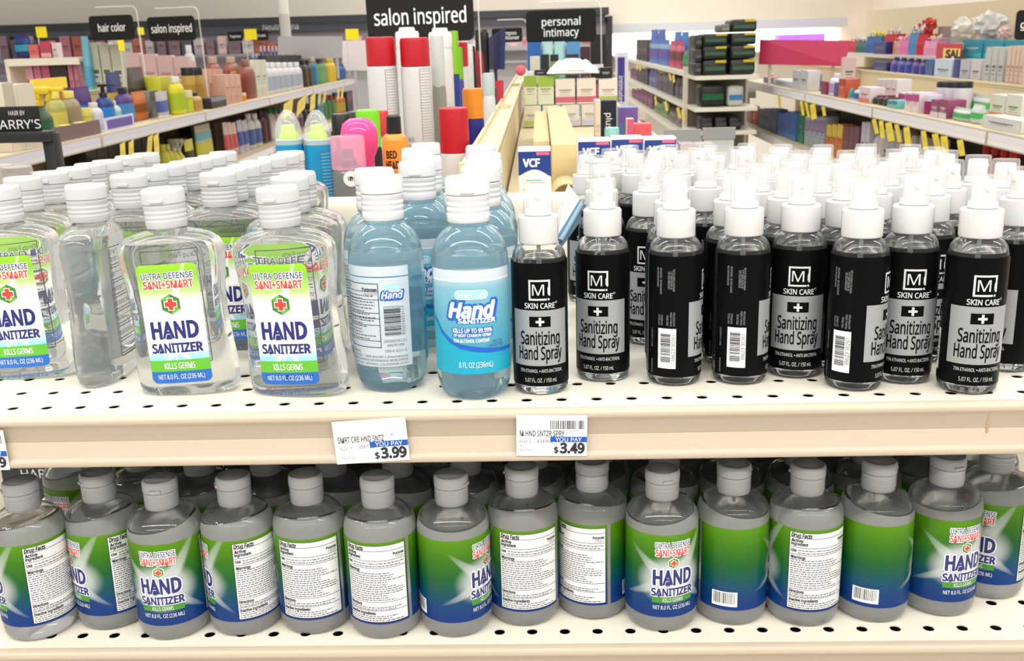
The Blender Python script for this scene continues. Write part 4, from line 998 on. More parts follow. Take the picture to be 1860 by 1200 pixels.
# ---- hanging category signs
def sign(label, lines, Y, x0, y0, x1, y1, th_, post=None, yaw=0.0, arch=True, size=.26, align='C'):
    A_, B_ = onY(x0, y0, Y), onY(x1, y1, Y); w, h = B_.x-A_.x, A_.z-B_.z; cx = (A_.x+B_.x)/2; cz = (A_.z+B_.z)/2
    root = empty('aisle_sign', label, 'sign', M_=Matrix.Translation((cx, Y, cz)) @ Matrix.Rotation(yaw, 4, 'Z') @ Matrix.Rotation(-ROLL*.35, 4, 'Y'))
    t = Art(); t.rect(-w/2, w/2, -h/2, h/2, CHAR, 1, min(w, h)*.14)
    bm = t.bm; r_ = bmesh.ops.extrude_face_region(bm, geom=bm.faces[:]); 
    board = t.build('board', lambda u, v, hh: (u, hh, v), smooth=False, off=0)
    bm = bmesh.new(); bm.from_mesh(board)
    vs = [v for v in bm.verts]; n_ = len(vs)//2
    for v in vs[n_:]: v.co.y = .004
    bmesh.ops.recalc_face_normals(bm, faces=bm.faces); bm.to_mesh(board); bm.free()
    ob('board', board, root)
    t = Art(); n_ = len(lines)
    for k, (s_, fw) in enumerate(lines): t.text(s_, 0, h*((n_-1)/2-k)*.33+(h*.01 if n_ == 1 else -.01*h), h*size, WHT, 1, w=w*fw, bold=.006)
    ob('lettering', t.build('lettering', lambda u, v, hh: (u, -.0006-hh, v), smooth=False), root)
    if arch:
        bm = bmesh.new(); r0 = .0019*(Y/2.5)**.7
        x2, zt = w/2+.012*Y/2.5, h/2+.02*Y/2.5; zb = post if post else -h
        arc = [(x2, .002, zb)] + [(x2-.03*(1-math.cos(R(a_))), .002, zt-.03+.03*math.sin(R(a_))) for a_ in range(0, 91, 15)] + [(-w*.3, .002, zt)]
        tube_into(bm, arc, r0, 8); ob('clear_holder', to_mesh('clear_holder', bm, [sheet('acrylic_rod', (.97, .97, .95), .30)], True, 60), root)
    return root
sign('large charcoal sign reading salon inspired above the red-capped cans', [('salon inspired', .86)], 2.5, 663, -14, 862, 74, .004, post=-.31, size=.30)
sign('charcoal sign reading personal intimacy', [('personal', .55), ('intimacy', .50)], 3.85, 955, 20, 1083, 76, .004, post=-.30, size=.24)
sign('small charcoal sign reading salon inspired on the hair aisle unit', [('salon inspired', .86)], 5.4, 266, 31, 357, 73, .004, post=-.36, size=.32)
sign('charcoal sign reading hair color on the hair aisle unit', [('hair color', .62)], 5.2, 160, 29, 246, 72, .004, post=-.36, size=.30)
sign('small charcoal sign reading shampoo conditioner beyond the navy card', [('shampoo', .62), ('conditioner', .8)], 5.3, 893, 52, 949, 76, .004, post=-.3, size=.26)
sign('charcoal sign cut off at the photo corner above the teal boxes', [('gift bags', .8)], 4.2, 1848, 18, 1930, 70, .004, arch=False, size=.24)
sign('tiny charcoal sign reading fragrance at the far wall', [('fragrance', .7)], 15.4, 413, 58, 442, 74, .004, arch=False, size=.3)
sign('tiny charcoal sign reading men’s skincare at the far wall', [("men's care", .7)], 15.4, 454, 56, 488, 73, .004, arch=False, size=.3)
# ---- things on the intimacy-sign side
NAVYB = cm(22, 56, 132)
def vcf(px0, px1, yt, Y, label):
    A_, B_ = onY(px0, yt, Y), onY(px1, yt, Y); w = B_.x-A_.x; h = A_.z-SZ; d = .035
    root = empty('carton', label, 'box', ((A_.x+B_.x)/2, Y+d/2, SZ), 0, 'navy and white cartons near the leaflet')
    ob('box_body', boxm('box_body', -w/2, w/2, -d/2, d/2, 0, h, cm(232, 231, 232), .0012), root)
    t = Art(); t.rect(-w/2, w/2, 0, h, cm(238, 234, 228), 1)
    N_ = 10; cv = [(-w/2+w*k/N_, h*(.60+.10*math.sin(math.pi*(k/N_))**1.2-.02*k/N_)) for k in range(N_+1)]
    for k in range(N_): t.poly([cv[k], cv[k+1], (cv[k+1][0], h*.955), (cv[k][0], h*.955)], NAVYB, 2)
    t.rect(w*.06, w*.46, h*.90, h*.945, cm(236, 98, 128), 3); t.text('VCF', -w*.10, h*.79, h*.11, WHT, 3, w=w*.52, bold=.03)
    t.rect(-w*.28, w*.2, h*.52, h*.545, cm(120, 190, 196), 2); t.rect(-w*.36, w*.3, h*.49, h*.505, cm(160, 206, 210), 2); t.lines(-w*.4, w*.4, h*.2, h*.42, 5, h*.012, cm(170, 150, 140), 2, 5)
    ob('printed_panel', t.build('printed_panel', flatXZ(-d/2-.0004), smooth=False), root)
vcf(941, 1000, 270, 1.60, 'navy and white carton standing alone beside the divider')
vcf(1050, 1108, 253, 1.78, 'navy and white carton, first of three beside the tan riser')
vcf(1111, 1168, 249, 1.80, 'navy and white carton, second of three beside the tan riser')
vcf(1171, 1228, 250, 1.82, 'navy and white carton, third of three, partly behind the clear organiser')
TAN = mat('tan_card', srgb(200, 180, 134), .65)
rs = empty('display_riser', 'empty tan card riser on the shelf between the navy cartons', 'display', (0, 0, 0))
zz = onY(1010, 262, 1.86).z
ob('riser_block', boxm('riser_block', onY(1002, 262, 1.86).x, onY(1052, 262, 1.86).x, 1.86, 2.9, SZ, zz, TAN, .002), rs)
ob('riser_wing', boxm('riser_wing', onY(968, 250, 2.05).x, onY(1002, 262, 1.86).x-.0015, 2.05, 2.9, SZ, zz-.012, TAN, .002), rs)
bm = bmesh.new()
ar = [(.028*math.cos(R(a_)), .03*math.sin(R(a_))) for a_ in range(0, 181, 15)]
for k in range(len(ar)-1):
    for s_ in (0,):
        q = [bm.verts.new((ar[k][0], 0, ar[k][1])), bm.verts.new((ar[k+1][0], 0, ar[k+1][1])), bm.verts.new((ar[k+1][0], .10, ar[k+1][1])), bm.verts.new((ar[k][0], .10, ar[k][1]))]; bm.faces.new(q)
bmesh.ops.remove_doubles(bm, verts=bm.verts, dist=1e-6); bmesh.ops.solidify(bm, geom=bm.faces[:], thickness=.002)
o = ob('curved_flap', to_mesh('curved_flap', bm, [TAN], True, 50), rs); o.location = (onY(1030, 330, 1.74).x, 1.745, SZ+.0)
# stacked cream cartons
CC = [((951, 975, 138, 1), (222, 226, 196), (150, 178, 60)), ((976, 1006, 138, 1), (224, 228, 200), (160, 190, 70)), ((1008, 1045, 143, 1), (236, 228, 214), (206, 108, 128)), ((1047, 1083, 142, 1), (236, 228, 214), (206, 108, 128)), ((1087, 1122, 143, 1), (236, 230, 214), (176, 190, 90)),
      ((951, 983, 191, 0), (232, 224, 206), (190, 200, 110)), ((985, 1017, 191, 0), (232, 224, 206), (190, 200, 110)), ((1020, 1053, 191, 0), (228, 222, 212), (200, 196, 214)), ((1056, 1088, 191, 0), (228, 222, 212), (200, 196, 214)), ((1090, 1122, 191, 0), (228, 222, 212), (200, 196, 214))]
CN = ['pale green carton, nearest the divider in the upper row of the stack', 'pale green carton, second from the divider in the upper row', 'cream carton with pink wave, middle of the upper row', 'cream carton with pink wave, fourth in the upper row', 'cream carton at the open end of the upper row',
      'cream carton under the first pale green one', 'cream carton under the second pale green one', 'cream and lilac carton under the first pink-wave carton', 'cream and lilac carton under the second pink-wave carton', 'cream carton hidden behind the tall navy box, lower row']
Yc = 3.28; zlow = onY(985, 191, Yc).z
for k, ((x0, x1, yt, up), ca, cb) in enumerate(CC):
    A_, B_ = onY(x0, yt, Yc), onY(x1, yt, Yc); w = (B_.x-A_.x)*.97
    z0 = SZ if not up else zlow+.001; z1 = zlow if not up else onY((x0+x1)/2, yt, Yc).z
    stand('carton', w, .06, z1-z0, (ca, cb, (176, 160, 140)), ((A_.x+B_.x)/2, Yc+.03, z0), 0, CN[k], 'cream cartons stacked two high', seed=1 if k > 1 else 9)
zt = onY(1020, 141, Yc).z
# silvery pouch lying on the stack
bm = bmesh.new(); q = random.Random(12); nx, ny = 16, 8
A_, B_ = onY(993, 141, Yc), onY(1090, 141, Yc); W_ = B_.x-A_.x
g = [[None]*(ny+1) for _ in range(nx+1)]; g2 = [[None]*(ny+1) for _ in range(nx+1)]
for i in range(nx+1):
    for j in range(ny+1):
        u, v = i/nx, j/ny; bul = max(0, 1-abs(2*u-1)**2.6)*max(0, 1-abs(2*v-1)**2.6)
        edge = i in (0, nx) or j in (0, ny)
        g[i][j] = bm.verts.new(((u-.5)*W_, (v-.5)*.11, .008+.044*bul+(0 if edge else q.uniform(-.006, .006)))); g2[i][j] = g[i][j] if edge else bm.verts.new(((u-.5)*W_, (v-.5)*.11, .008-.007*bul))
for i in range(nx):
    for j in range(ny):
        bm.faces.new((g[i][j], g[i+1][j], g[i+1][j+1], g[i][j+1]))
        f_ = [g2[i][j], g2[i][j+1], g2[i+1][j+1], g2[i+1][j]]; bm.faces.new(f_)
sp_ = ob('product_pouch', to_mesh('product_pouch', bm, [mat('silver_pouch', srgb(214, 212, 210), .28, .25)], True, 30)); sp_.location = ((A_.x+B_.x)/2, Yc+.04, zt+.006)
tag(sp_, 'crumpled silvery white pouch lying on top of the cream cartons', 'pouch')
ob('seal_strip', boxm('seal_strip', -.02, .035, -.052, -.044, .014, .017, cm(190, 190, 190)), sp_)
for (x0, x1, yt, lab, c) in ((971, 992, 136, 'small black carton on the pale green cartons', (24, 24, 26)), (1090, 1112, 131, 'small black carton at the open end on the cream cartons', (26, 26, 26)), (955, 969, 138, 'small white and green carton on the pale green cartons', (230, 232, 226))):
    A_, B_ = onY(x0, 142, Yc), onY(x1, 142, Yc); z0 = onY((x0+x1)/2, CC[0][0][2] if x0 < 1000 else 143, Yc).z+.001
    stand('carton', (B_.x-A_.x), .04, max(.012, onY(x0, yt-8, Yc).z-z0), (c, None, (200, 200, 200)), ((A_.x+B_.x)/2, Yc+.028, z0), 0, lab)
# behind the stack
BK = [(957, 983, 78, 'carton', ((84, 140, 206), (50, 110, 190)), 'blue carton at the divider behind the cream stack', 3.75), (983, 1005, 76, 'pouch', ((180, 222, 216), (150, 206, 200)), 'pale teal pouch, first of two under the intimacy sign', 3.75), (1006, 1028, 76, 'pouch', ((170, 218, 214), (140, 200, 196)), 'pale teal pouch, second of two under the intimacy sign', 3.75),
      (1029, 1054, 76, 'carton', ((96, 160, 220), (60, 120, 196)), 'blue carton under the middle of the intimacy sign', 3.75), (1055, 1072, 85, 'carton', ((70, 40, 60), (210, 90, 120)), 'dark carton with pink band under the intimacy sign', 3.75),
      (962, 981, 103, 'carton', ((232, 228, 208), (170, 190, 90)), 'cream carton peeping over the pale green cartons', 3.55), (982, 998, 99, 'carton', ((40, 40, 38), (120, 160, 80)), 'black carton, first of three behind the silvery pouch', 3.55), (999, 1015, 99, 'carton', ((40, 40, 38), (120, 160, 80)), 'black carton, second of three behind the silvery pouch', 3.55), (1028, 1052, 99, 'carton', ((54, 52, 48), (170, 160, 130)), 'black carton, third of three behind the silvery pouch', 3.55)]
for k, (x0, x1, yt, kd, cols, lab, Y) in enumerate(BK):
    A_, B_ = onY(x0, yt, Y), onY(x1, yt, Y); stand(kd, B_.x-A_.x-.002, .05, A_.z-SZ, cols, ((A_.x+B_.x)/2, Y+.03, SZ), 0, lab, seed=k)
def onshelf_box(x0, x1, yt, Y, cols, lab, d=.05, kind='carton', seed=0, rz=0.0):
    A_, B_ = onY(x0, yt, Y), onY(x1, yt, Y); return stand(kind, B_.x-A_.x, d, A_.z-SZ, cols, ((A_.x+B_.x)/2, Y+d/2, SZ), rz, lab, seed=seed)
pl_ = onshelf_box(1092, 1120, 183, 2.45, ((18, 30, 44), None, (30, 50, 66)), 'tall dark navy carton with vertical white lettering', .07)
t = Art(); t.text('plus', 0, 0, .015, WHT, 1, rot=-90); h_ = onY(1092, 183, 2.45).z-SZ
ob('lettering', t.build('lettering', lambda u, v, hh: (u, -.0362-hh, h_*.62+v), smooth=False), pl_)
onshelf_box(1081, 1091, 183, 2.40, ((226, 214, 196), None, (200, 190, 176)), 'narrow cream carton beside the tall navy one', .07)
onshelf_box(1124, 1159, 196, 2.55, ((96, 122, 186), (120, 90, 160)), 'blue violet carton beyond the tall navy one', .06)
onshelf_box(1152, 1184, 226, 2.28, ((206, 36, 50), (226, 90, 100), (230, 220, 226)), 'small red carton near the clear organiser', .05)
onshelf_box(1139, 1151, 216, 2.20, ((240, 206, 186), (214, 90, 120)), 'opened pale card box beside the small red carton', .03)
onshelf_box(1099, 1126, 233, 2.16, ((86, 30, 110), (150, 210, 206)), 'purple jar with teal lid in front of the navy carton', .035, 'jar')
onshelf_box(1073, 1101, 63, 4.3, ((26, 24, 28), (196, 50, 110), (230, 226, 226)), 'tall black and magenta display carton beyond the sign', .05, seed=4)
# clear organiser with grey fronts
og = empty('organiser', 'clear plastic organiser with grey front strips', 'organiser', (0, 0, 0))
Yo = 1.98
for nm_, x0, x1, y0, y1, m_ in (('grey_strip', 1206, 1273, 236, 254, cm(128, 129, 130)), ('grey_strip', 1276, 1335, 232, 251, cm(128, 129, 130)), ('clear_panel', 1236, 1274, 252, 290, sheet('organiser_clear', (.86, .87, .88), .35)), ('clear_panel', 1278, 1332, 250, 290, sheet('organiser_clear2', (.86, .87, .88), .35))):
    A_, B_ = onY(x0, y0, Yo), onY(x1, y1, Yo); ob(nm_, boxm(nm_, A_.x, B_.x, Yo-(.004 if 'grey' in nm_ else 0), Yo+.002, B_.z if 'grey' in nm_ else SZ, A_.z, m_), og)
A_, B_ = onY(1236, 250, Yo), onY(1332, 250, Yo); ob('tray', boxm('tray', A_.x, B_.x, Yo+.003, Yo+.2, SZ, SZ+.006, cm(160, 160, 160)), og)
onshelf_box(1236, 1262, 262, 2.02, ((150, 140, 180), (210, 90, 110)), 'lilac carton inside the clear organiser', .05)
onshelf_box(1266, 1300, 262, 2.02, ((178, 178, 184), (140, 140, 150)), 'grey carton inside the clear organiser', .05, seed=3)
# pinkish ball on the divider, navy slanted card, purple banner
bm = bmesh.new(); bmesh.ops.create_icosphere(bm, subdivisions=3, radius=.024); 
o = ob('bath_ball', to_mesh('bath_ball', bm, [cm(206, 96, 112, .7)])); o.location = (onY(946, 141, 4.6).x, 4.6, 1.285+.024); tag(o, 'pink round ball resting on the divider channel', 'ball')
nc = empty('header_card', 'tall navy header card with a slanted top above the salon row', 'sign', (0, 0, 0))
bm = bmesh.new(); slab(bm, [onY(881, 126, 3.6), onY(917, 126, 3.4), onY(918, 50, 3.4), onY(881, 75, 3.6)], .004, 0); bmesh.ops.recalc_face_normals(bm, faces=bm.faces)
ob('card', to_mesh('card', bm, [cm(34, 44, 88)], False), nc)
ob('card_stem', boxm('card_stem', onY(900, 126, 3.5).x-.006, onY(900, 126, 3.5).x+.006, 3.5, 3.506, SZ, onY(900, 122, 3.5).z, cm(40, 46, 84)), nc)
bn = empty('banner', 'narrow purple banner board in a pale frame at the unit end', 'sign', (0, 0, 0))
A_, B_ = onY(1118, 95, 5.0), onY(1141, 182, 5.0)
ob('frame', boxm('frame', A_.x, B_.x, 5.0, 5.015, 0.001, A_.z, cm(206, 204, 214)), bn)
A2, B2 = onY(1122, 104, 4.998), onY(1134, 184, 4.998); ob('panel', boxm('panel', A2.x, B2.x, 4.994, 4.999, B2.z, A2.z, cm(58, 44, 124)), bn)
t = Art(); t.text('intimates', 0, 0, .022, WHT, 1, rot=-90); ob('lettering', t.build('lettering', lambda u, v, hh: ((A2.x+B2.x)/2+u, 4.9935-hh, (A2.z+B2.z)/2-.05+v), smooth=False), bn)

# ================================================================= hair aisle unit (far side of the aisle with the hair color sign)
XL, ZL = -1.75, 1.128
unit('long cream shelving unit under the hair color sign', -2.245, -2.20, 2.60, 9.40, 1.262, -2.62, -1.80)
yb = [2.60, 3.87, 5.13, 6.39, 7.65, 8.91, 9.42]
for k in range(6):
    shelf_section('%s top shelf section of the hair aisle from the black stand' % ORD[k], 'hair aisle shelf sections', XL, -2.198, yb[k], yb[k+1], ZL, 1, .048)
    shelf_section('%s lower shelf section of the hair aisle from the black stand' % ORD[k], 'hair aisle shelf sections', XL, -2.198, yb[k], yb[k+1], .825, 1, .048)
    shelf_section('%s far-side shelf section of the hair unit from the black stand' % ORD[k], 'hair unit far-side shelf sections', -3.0, -2.247, yb[k], yb[k+1], 1.16, -1, .04)
def run(face, zbase, sgn, where, near, entries, gname, dep=.07, minh=.03, hmax=9):
    """entries: (x0, x1, ytop, n, kind, colours, what[, setback]) in photo pixels on the shelf's front plane"""
    taken = []
    for e in entries:
        x0, x1, yt, n, kind, cols, what = e[:7]; sb0 = e[7] if len(e) > 7 else .03
        for k in range(n):
            a = x0+(x1-x0)*k/n; b = x0+(x1-x0)*(k+1)/n
            best = None
            for step in range(24):                      # step back on the shelf until the spot is free
                xf = face - sgn*(sb0+.014*step)
                if sb0+.014*step+dep > .41 and step: break
                pa, pb_ = onX(a, yt, xf), onX(b, yt, xf); w = abs(pb_.y-pa.y)*.95; yc = (pa.y+pb_.y)/2
                h = min(max(minh, onX((a+b)/2, yt, xf).z-zbase), hmax)
                d = min(w, dep) if kind in ('bottle', 'can', 'jar', 'pump', 'trigger') else (dep*.45 if kind in ('pouch', 'tube') else dep)
                if kind in ('can', 'jar'): d = w = min(w, .075)
                ex = w*.5 if kind == 'trigger' else (w*.2 if kind == 'pump' else 0)
                rc = (min(xf+sgn*ex, xf-sgn*d), max(xf+sgn*ex, xf-sgn*d), yc-w/2, yc+w/2)
                if best is None: best = (xf, w, yc, h, d, rc)
                if all(rc[1] <= t_[0]+.004 or rc[0] >= t_[1]-.004 or rc[3] <= t_[2]+.012 or rc[2] >= t_[3]-.012 for t_ in taken):
                    best = (xf, w, yc, h, d, rc); break
            xf, w, yc, h, d, rc = best; taken.append(rc)
            ordk = k if sgn > 0 else n-1-k
            lab = (what if n == 1 else '%s %s from the near end' % (ORD[ordk], what)) + ' ' + where
            if len(lab.replace('-', ' ').split()) > 16: lab = lab.replace(' from the near end', ' along')
            stand(kind, w, d, h, cols, (xf-sgn*d/2, yc, zbase), R(90 if sgn > 0 else -90), lab, (gname if n == 1 else '%s %s' % (what.split(' of ')[-1], where)), seed=int(x0)+int(yt))
Y_ = (236, 214, 40); YG = (214, 214, 60)
HW = 'on the hair aisle shelf'
run(XL, ZL, 1, HW, 0, [
    (2, 24, 150, 1, 'carton', ((226, 216, 198), (206, 196, 180), (150, 130, 110)), 'cream display carton, closest to the black stand'),
    (26, 60, 152, 1, 'carton', ((228, 220, 204), (212, 204, 190), (150, 130, 110)), 'cream display carton beside the green trigger bottle', .02),
    (66, 96, 154, 1, 'trigger', ((40, 84, 54), (240, 208, 40), (20, 104, 66)), 'dark green bottle with yellow trigger'),
    (102, 123, 166, 1, 'bottle', ((178, 176, 90), (236, 216, 90), (222, 206, 90)), 'yellow pointed spray bottle in front of the brown card', .10),
    (127, 150, 165, 1, 'bottle', ((160, 146, 108), (238, 222, 110)), 'olive bottle with yellow cap in front of the brown card', .10),
    (154, 174, 196, 1, 'jar', ((226, 208, 80), (232, 218, 110)), 'yellow jar beside the olive bottle', .08),
    (126, 168, 158, 1, 'pouch', ((84, 42, 128), (30, 128, 206)), 'purple and blue pouch behind the yellow jar', .20),
    (176, 190, 186, 1, 'bottle', ((214, 216, 222), (226, 228, 232)), 'white bottle beside the dark pump bottle', .08),
    (190, 208, 152, 1, 'pump', ((40, 62, 128), (26, 26, 30), (40, 130, 206)), 'blue bottle with black pump head', .11),
    (209, 223, 183, 1, 'bottle', ((206, 218, 224), (226, 230, 232), (150, 206, 216)), 'white and pale blue bottle beside the black-headed pump', .07),
    (224, 246, 158, 1, 'bottle', ((84, 56, 128), (30, 28, 34), (66, 140, 200)), 'purple bottle with black cap and blue stripe', .05),
    (196, 222, 131, 1, 'pouch', ((44, 60, 128), (206, 176, 70)), 'navy and yellow pouch behind the black-headed pump', .26),
    (242, 268, 166, 1, 'pouch', ((214, 116, 34), (150, 80, 30)), 'shiny orange pouch hanging low beside the purple bottle', .08),
    (234, 264, 122, 1, 'pouch', ((92, 80, 80), (60, 48, 46)), 'grey brown pouch with dark top behind the orange pouch', .24),
    (262, 278, 203, 1, 'jar', ((60, 52, 50), (226, 112, 76)), 'small jar with coral lid', .04),
    (271, 285, 165, 1, 'carton', ((128, 124, 124), (90, 86, 86)), 'grey carton beside the coral-lidded jar', .12),
    (286, 309, 166, 1, 'tube', ((196, 192, 198), (226, 226, 228), (70, 90, 160)), 'silver grey tube in front of the yellow cartons', .05),
    (266, 287, 138, 1, 'carton', ((206, 202, 44), (226, 222, 80), (150, 150, 60)), 'acid yellow carton, first of the tall pair', .22),
    (290, 318, 139, 1, 'carton', ((214, 208, 46), (60, 60, 50), (150, 150, 60)), 'acid yellow carton with dark patch, second of the tall pair', .15),
    (320, 338, 139, 1, 'bottle', ((226, 216, 30), (236, 234, 220), (176, 200, 40)), 'bright yellow bottle with white nozzle cap', .06),
    (339, 357, 164, 1, 'jar', ((210, 214, 60), (226, 224, 170)), 'yellow green jar with pale lid', .05),
    (357, 370, 168, 1, 'bottle', ((206, 170, 100), (44, 40, 44), (190, 150, 80)), 'short tan bottle with dark cap', .04),
    (344, 374, 122, 2, 'can', ((206, 168, 84), (34, 30, 30), (190, 150, 60)), 'tall amber can with black cap', .16),
    (382, 411, 176, 1, 'carton', ((40, 36, 40), (150, 146, 154)), 'low black tray carton beside the tan bottle', .03),
    (376, 404, 126, 3, 'carton', ((230, 182, 160), (220, 168, 148), (190, 130, 110)), 'peach carton of the taller rear trio', .22),
    (405, 436, 135, 3, 'carton', ((226, 178, 156), (214, 160, 140), (190, 130, 110)), 'peach carton of the front trio', .06),
    (428, 440, 130, 1, 'bottle', ((232, 168, 40), (232, 168, 40)), 'amber yellow bottle behind the orange jar', .16),
    (440, 453, 169, 1, 'jar', ((222, 150, 30), (240, 226, 190)), 'orange jar with cream lid', .04),
    (382, 407, 103, 1, 'bottle', ((156, 70, 40), (206, 160, 130), (150, 62, 34)), 'red brown bottle, first of the tall rear pair', .36),
    (414, 440, 103, 1, 'bottle', ((156, 70, 40), (206, 160, 130), (150, 62, 34)), 'red brown bottle, second of the tall rear pair', .36),
    (443, 466, 108, 1, 'bottle', ((146, 66, 44), (150, 80, 60), (130, 54, 34)), 'dark red brown cone-shaped bottle', .08),
    (461, 483, 109, 2, 'carton', ((226, 224, 208), (214, 212, 196), (150, 170, 150)), 'white carton beside the cone bottle', .10),
    (486, 551, 113, 6, 'bottle', ((226, 226, 228), (240, 240, 240), (176, 186, 206)), 'white bottle with pastel label', .06),
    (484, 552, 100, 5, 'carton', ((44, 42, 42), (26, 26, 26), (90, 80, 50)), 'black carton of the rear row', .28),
    (553, 569, 108, 2, 'bottle', ((44, 40, 38), (26, 26, 26), (70, 56, 30)), 'black bottle beside the pastel-labelled ones', .06),
    (570, 578, 104, 1, 'bottle', ((30, 120, 150), (200, 180, 130), (30, 130, 170)), 'teal blue bottle before the green shampoo bottle', .06),
    (578, 598, 107, 1, 'bottle', ((86, 150, 84), (28, 30, 28), (104, 164, 92)), 'large green bottle with black cap', .05),
    (598, 611, 106, 2, 'bottle', ((232, 196, 30), (226, 196, 40)), 'yellow bottle beyond the green one', .06),
    (612, 618, 115, 1, 'bottle', ((30, 28, 30), (30, 28, 30)), 'thin black bottle near the far end', .06),
    (619, 629, 115, 2, 'bottle', ((44, 96, 170), (60, 110, 180)), 'blue bottle at the far end', .06),
], 'products on the hair aisle top shelf')
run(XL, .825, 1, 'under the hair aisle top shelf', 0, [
    (188, 218, 288, 2, 'bottle', ((60, 30, 34), (40, 24, 28), (140, 40, 54)), 'dark red bottle', .16),
    (300, 318, 262, 2, 'bottle', ((206, 204, 60), (214, 210, 90)), 'yellow bottle behind the tags', .08),
    (319, 336, 250, 2, 'trigger', ((220, 206, 60), (206, 206, 190), (70, 160, 190)), 'yellow and blue trigger bottle', .08),
    (338, 355, 253, 1, 'tube', ((226, 214, 60), (206, 206, 196), (60, 54, 20)), 'yellow tube with dark lettering', .05),
    (356, 386, 226, 1, 'pouch', ((206, 200, 186), (214, 214, 60), (120, 190, 200)), 'large pale pouch with yellow panel', .10),
    (388, 408, 222, 1, 'carton', ((130, 104, 96), (100, 80, 76)), 'brown carton beside the pale pouch', .20),
    (408, 432, 222, 3, 'tube', ((224, 196, 186), (214, 180, 174), (200, 90, 90)), 'pale pink tube', .06),
    (433, 452, 218, 2, 'tube', ((196, 190, 206), (206, 204, 214), (70, 90, 160)), 'lilac grey tube', .06),
    (453, 476, 206, 2, 'bottle', ((206, 200, 190), (216, 212, 204), (70, 90, 150)), 'tall pale grey bottle', .06),
    (477, 492, 200, 2, 'bottle', ((78, 44, 54), (60, 40, 50)), 'maroon bottle beside the grey bottles', .08),
    (493, 512, 196, 2, 'bottle', ((222, 214, 214), (30, 130, 80), (226, 226, 226)), 'white bottle with green cap', .08),
    (513, 552, 196, 5, 'bottle', ((190, 160, 180), (140, 100, 140), (110, 70, 120)), 'mauve bottle', .07),
    (553, 574, 188, 3, 'bottle', ((40, 34, 50), (40, 34, 50)), 'dark plum bottle', .08),
    (575, 586, 172, 1, 'carton', ((70, 140, 170), (90, 160, 186)), 'light blue carton near the far end', .05),
    (587, 610, 172, 3, 'bottle', ((70, 130, 60), (206, 70, 40), (60, 120, 54)), 'green bottle with red cap', .07),
    (611, 628, 168, 3, 'bottle', ((206, 110, 40), (50, 80, 150), (190, 170, 60)), 'orange and blue bottle', .07),
    (629, 640, 165, 1, 'carton', ((46, 40, 46), (120, 60, 90)), 'dark carton at the far end', .06),
    (150, 340, 250, 9, 'carton', ((34, 28, 30), (46, 34, 40)), 'near-black shade-filling carton of rear row', .22),  # this row and the next are added to darken the shaded shelf back
    (342, 640, 200, 12, 'carton', ((40, 32, 38), (60, 44, 56)), 'dark plum shade-filling carton of rear row', .24),
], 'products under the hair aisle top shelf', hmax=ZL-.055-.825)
# printed tray in front of the yellow bottles, brown card behind them
tr = empty('display_tray', 'low brown printed card tray in front of the yellow bottles', 'display', (0, 0, 0))
ya, yz = onX(92, 240, XL-.03).y, onX(181, 228, XL-.03).y
ob('tray_front', boxm('tray_front', XL-.034, XL-.028, ya, yz, ZL, ZL+.055, cm(112, 92, 92)), tr)
ob('tray_lip', boxm('tray_lip', XL-.06, XL-.0345, ya, yz, ZL+.0005, ZL+.003, cm(140, 100, 70)), tr)
yc0, yc1 = onX(78, 200, XL-.22).y, onX(126, 200, XL-.22).y; yc2 = onX(102, 200, XL-.22).y
bc = empty('backing_card', 'brown two-tone backing card with a yellow header behind the yellow bottles', 'display', (0, 0, 0))
ob('back_card', boxm('back_card', XL-.222, XL-.217, yc0, yc2, ZL, onX(100, 162, XL-.22).z, cm(122, 100, 72)), bc)
ob('back_card', boxm('back_card', XL-.222, XL-.217, yc2+.002, yc1, ZL, onX(100, 162, XL-.22).z, cm(176, 110, 58)), bc)
ob('header', boxm('header', XL-.228, XL-.212, onX(58, 150, XL-.22).y, yc1, onX(100, 161, XL-.22).z, onX(100, 141, XL-.22).z, cm(242, 208, 64)), bc)
for k, px in enumerate((112, 142)):
    p = onX(px, 235, XL-.05); t_ = boxm('shelf_card', XL-.055, XL-.026, p.y-.03, p.y+.03, ZL+.0552, ZL+.0572, cm(240, 228, 150))
    tag(ob('shelf_card', t_), 'small pale yellow card on the brown tray, %s from the black stand' % ORD[k], 'card', 'yellow cards on the tray')
yp0, yp1 = onX(190, 226, XL-.03).y, onX(243, 222, XL-.03).y
ty = empty('display_tray', 'shallow purple and white printed tray under the blue pump bottle', 'display', (0, 0, 0))
ob('tray_front', boxm('tray_front', XL-.034, XL-.028, yp0, yp1, ZL, ZL+.055, cm(206, 204, 220)), ty)
ob('printed_strip', boxm('printed_strip', XL-.0278, XL-.026, yp0+.02, yp1-.02, ZL+.010, ZL+.046, cm(96, 82, 158)), ty)
ob('tray_floor', boxm('tray_floor', XL-.16, XL-.036, yp0, yp1, ZL+.0005, ZL+.003, cm(190, 186, 206)), ty)
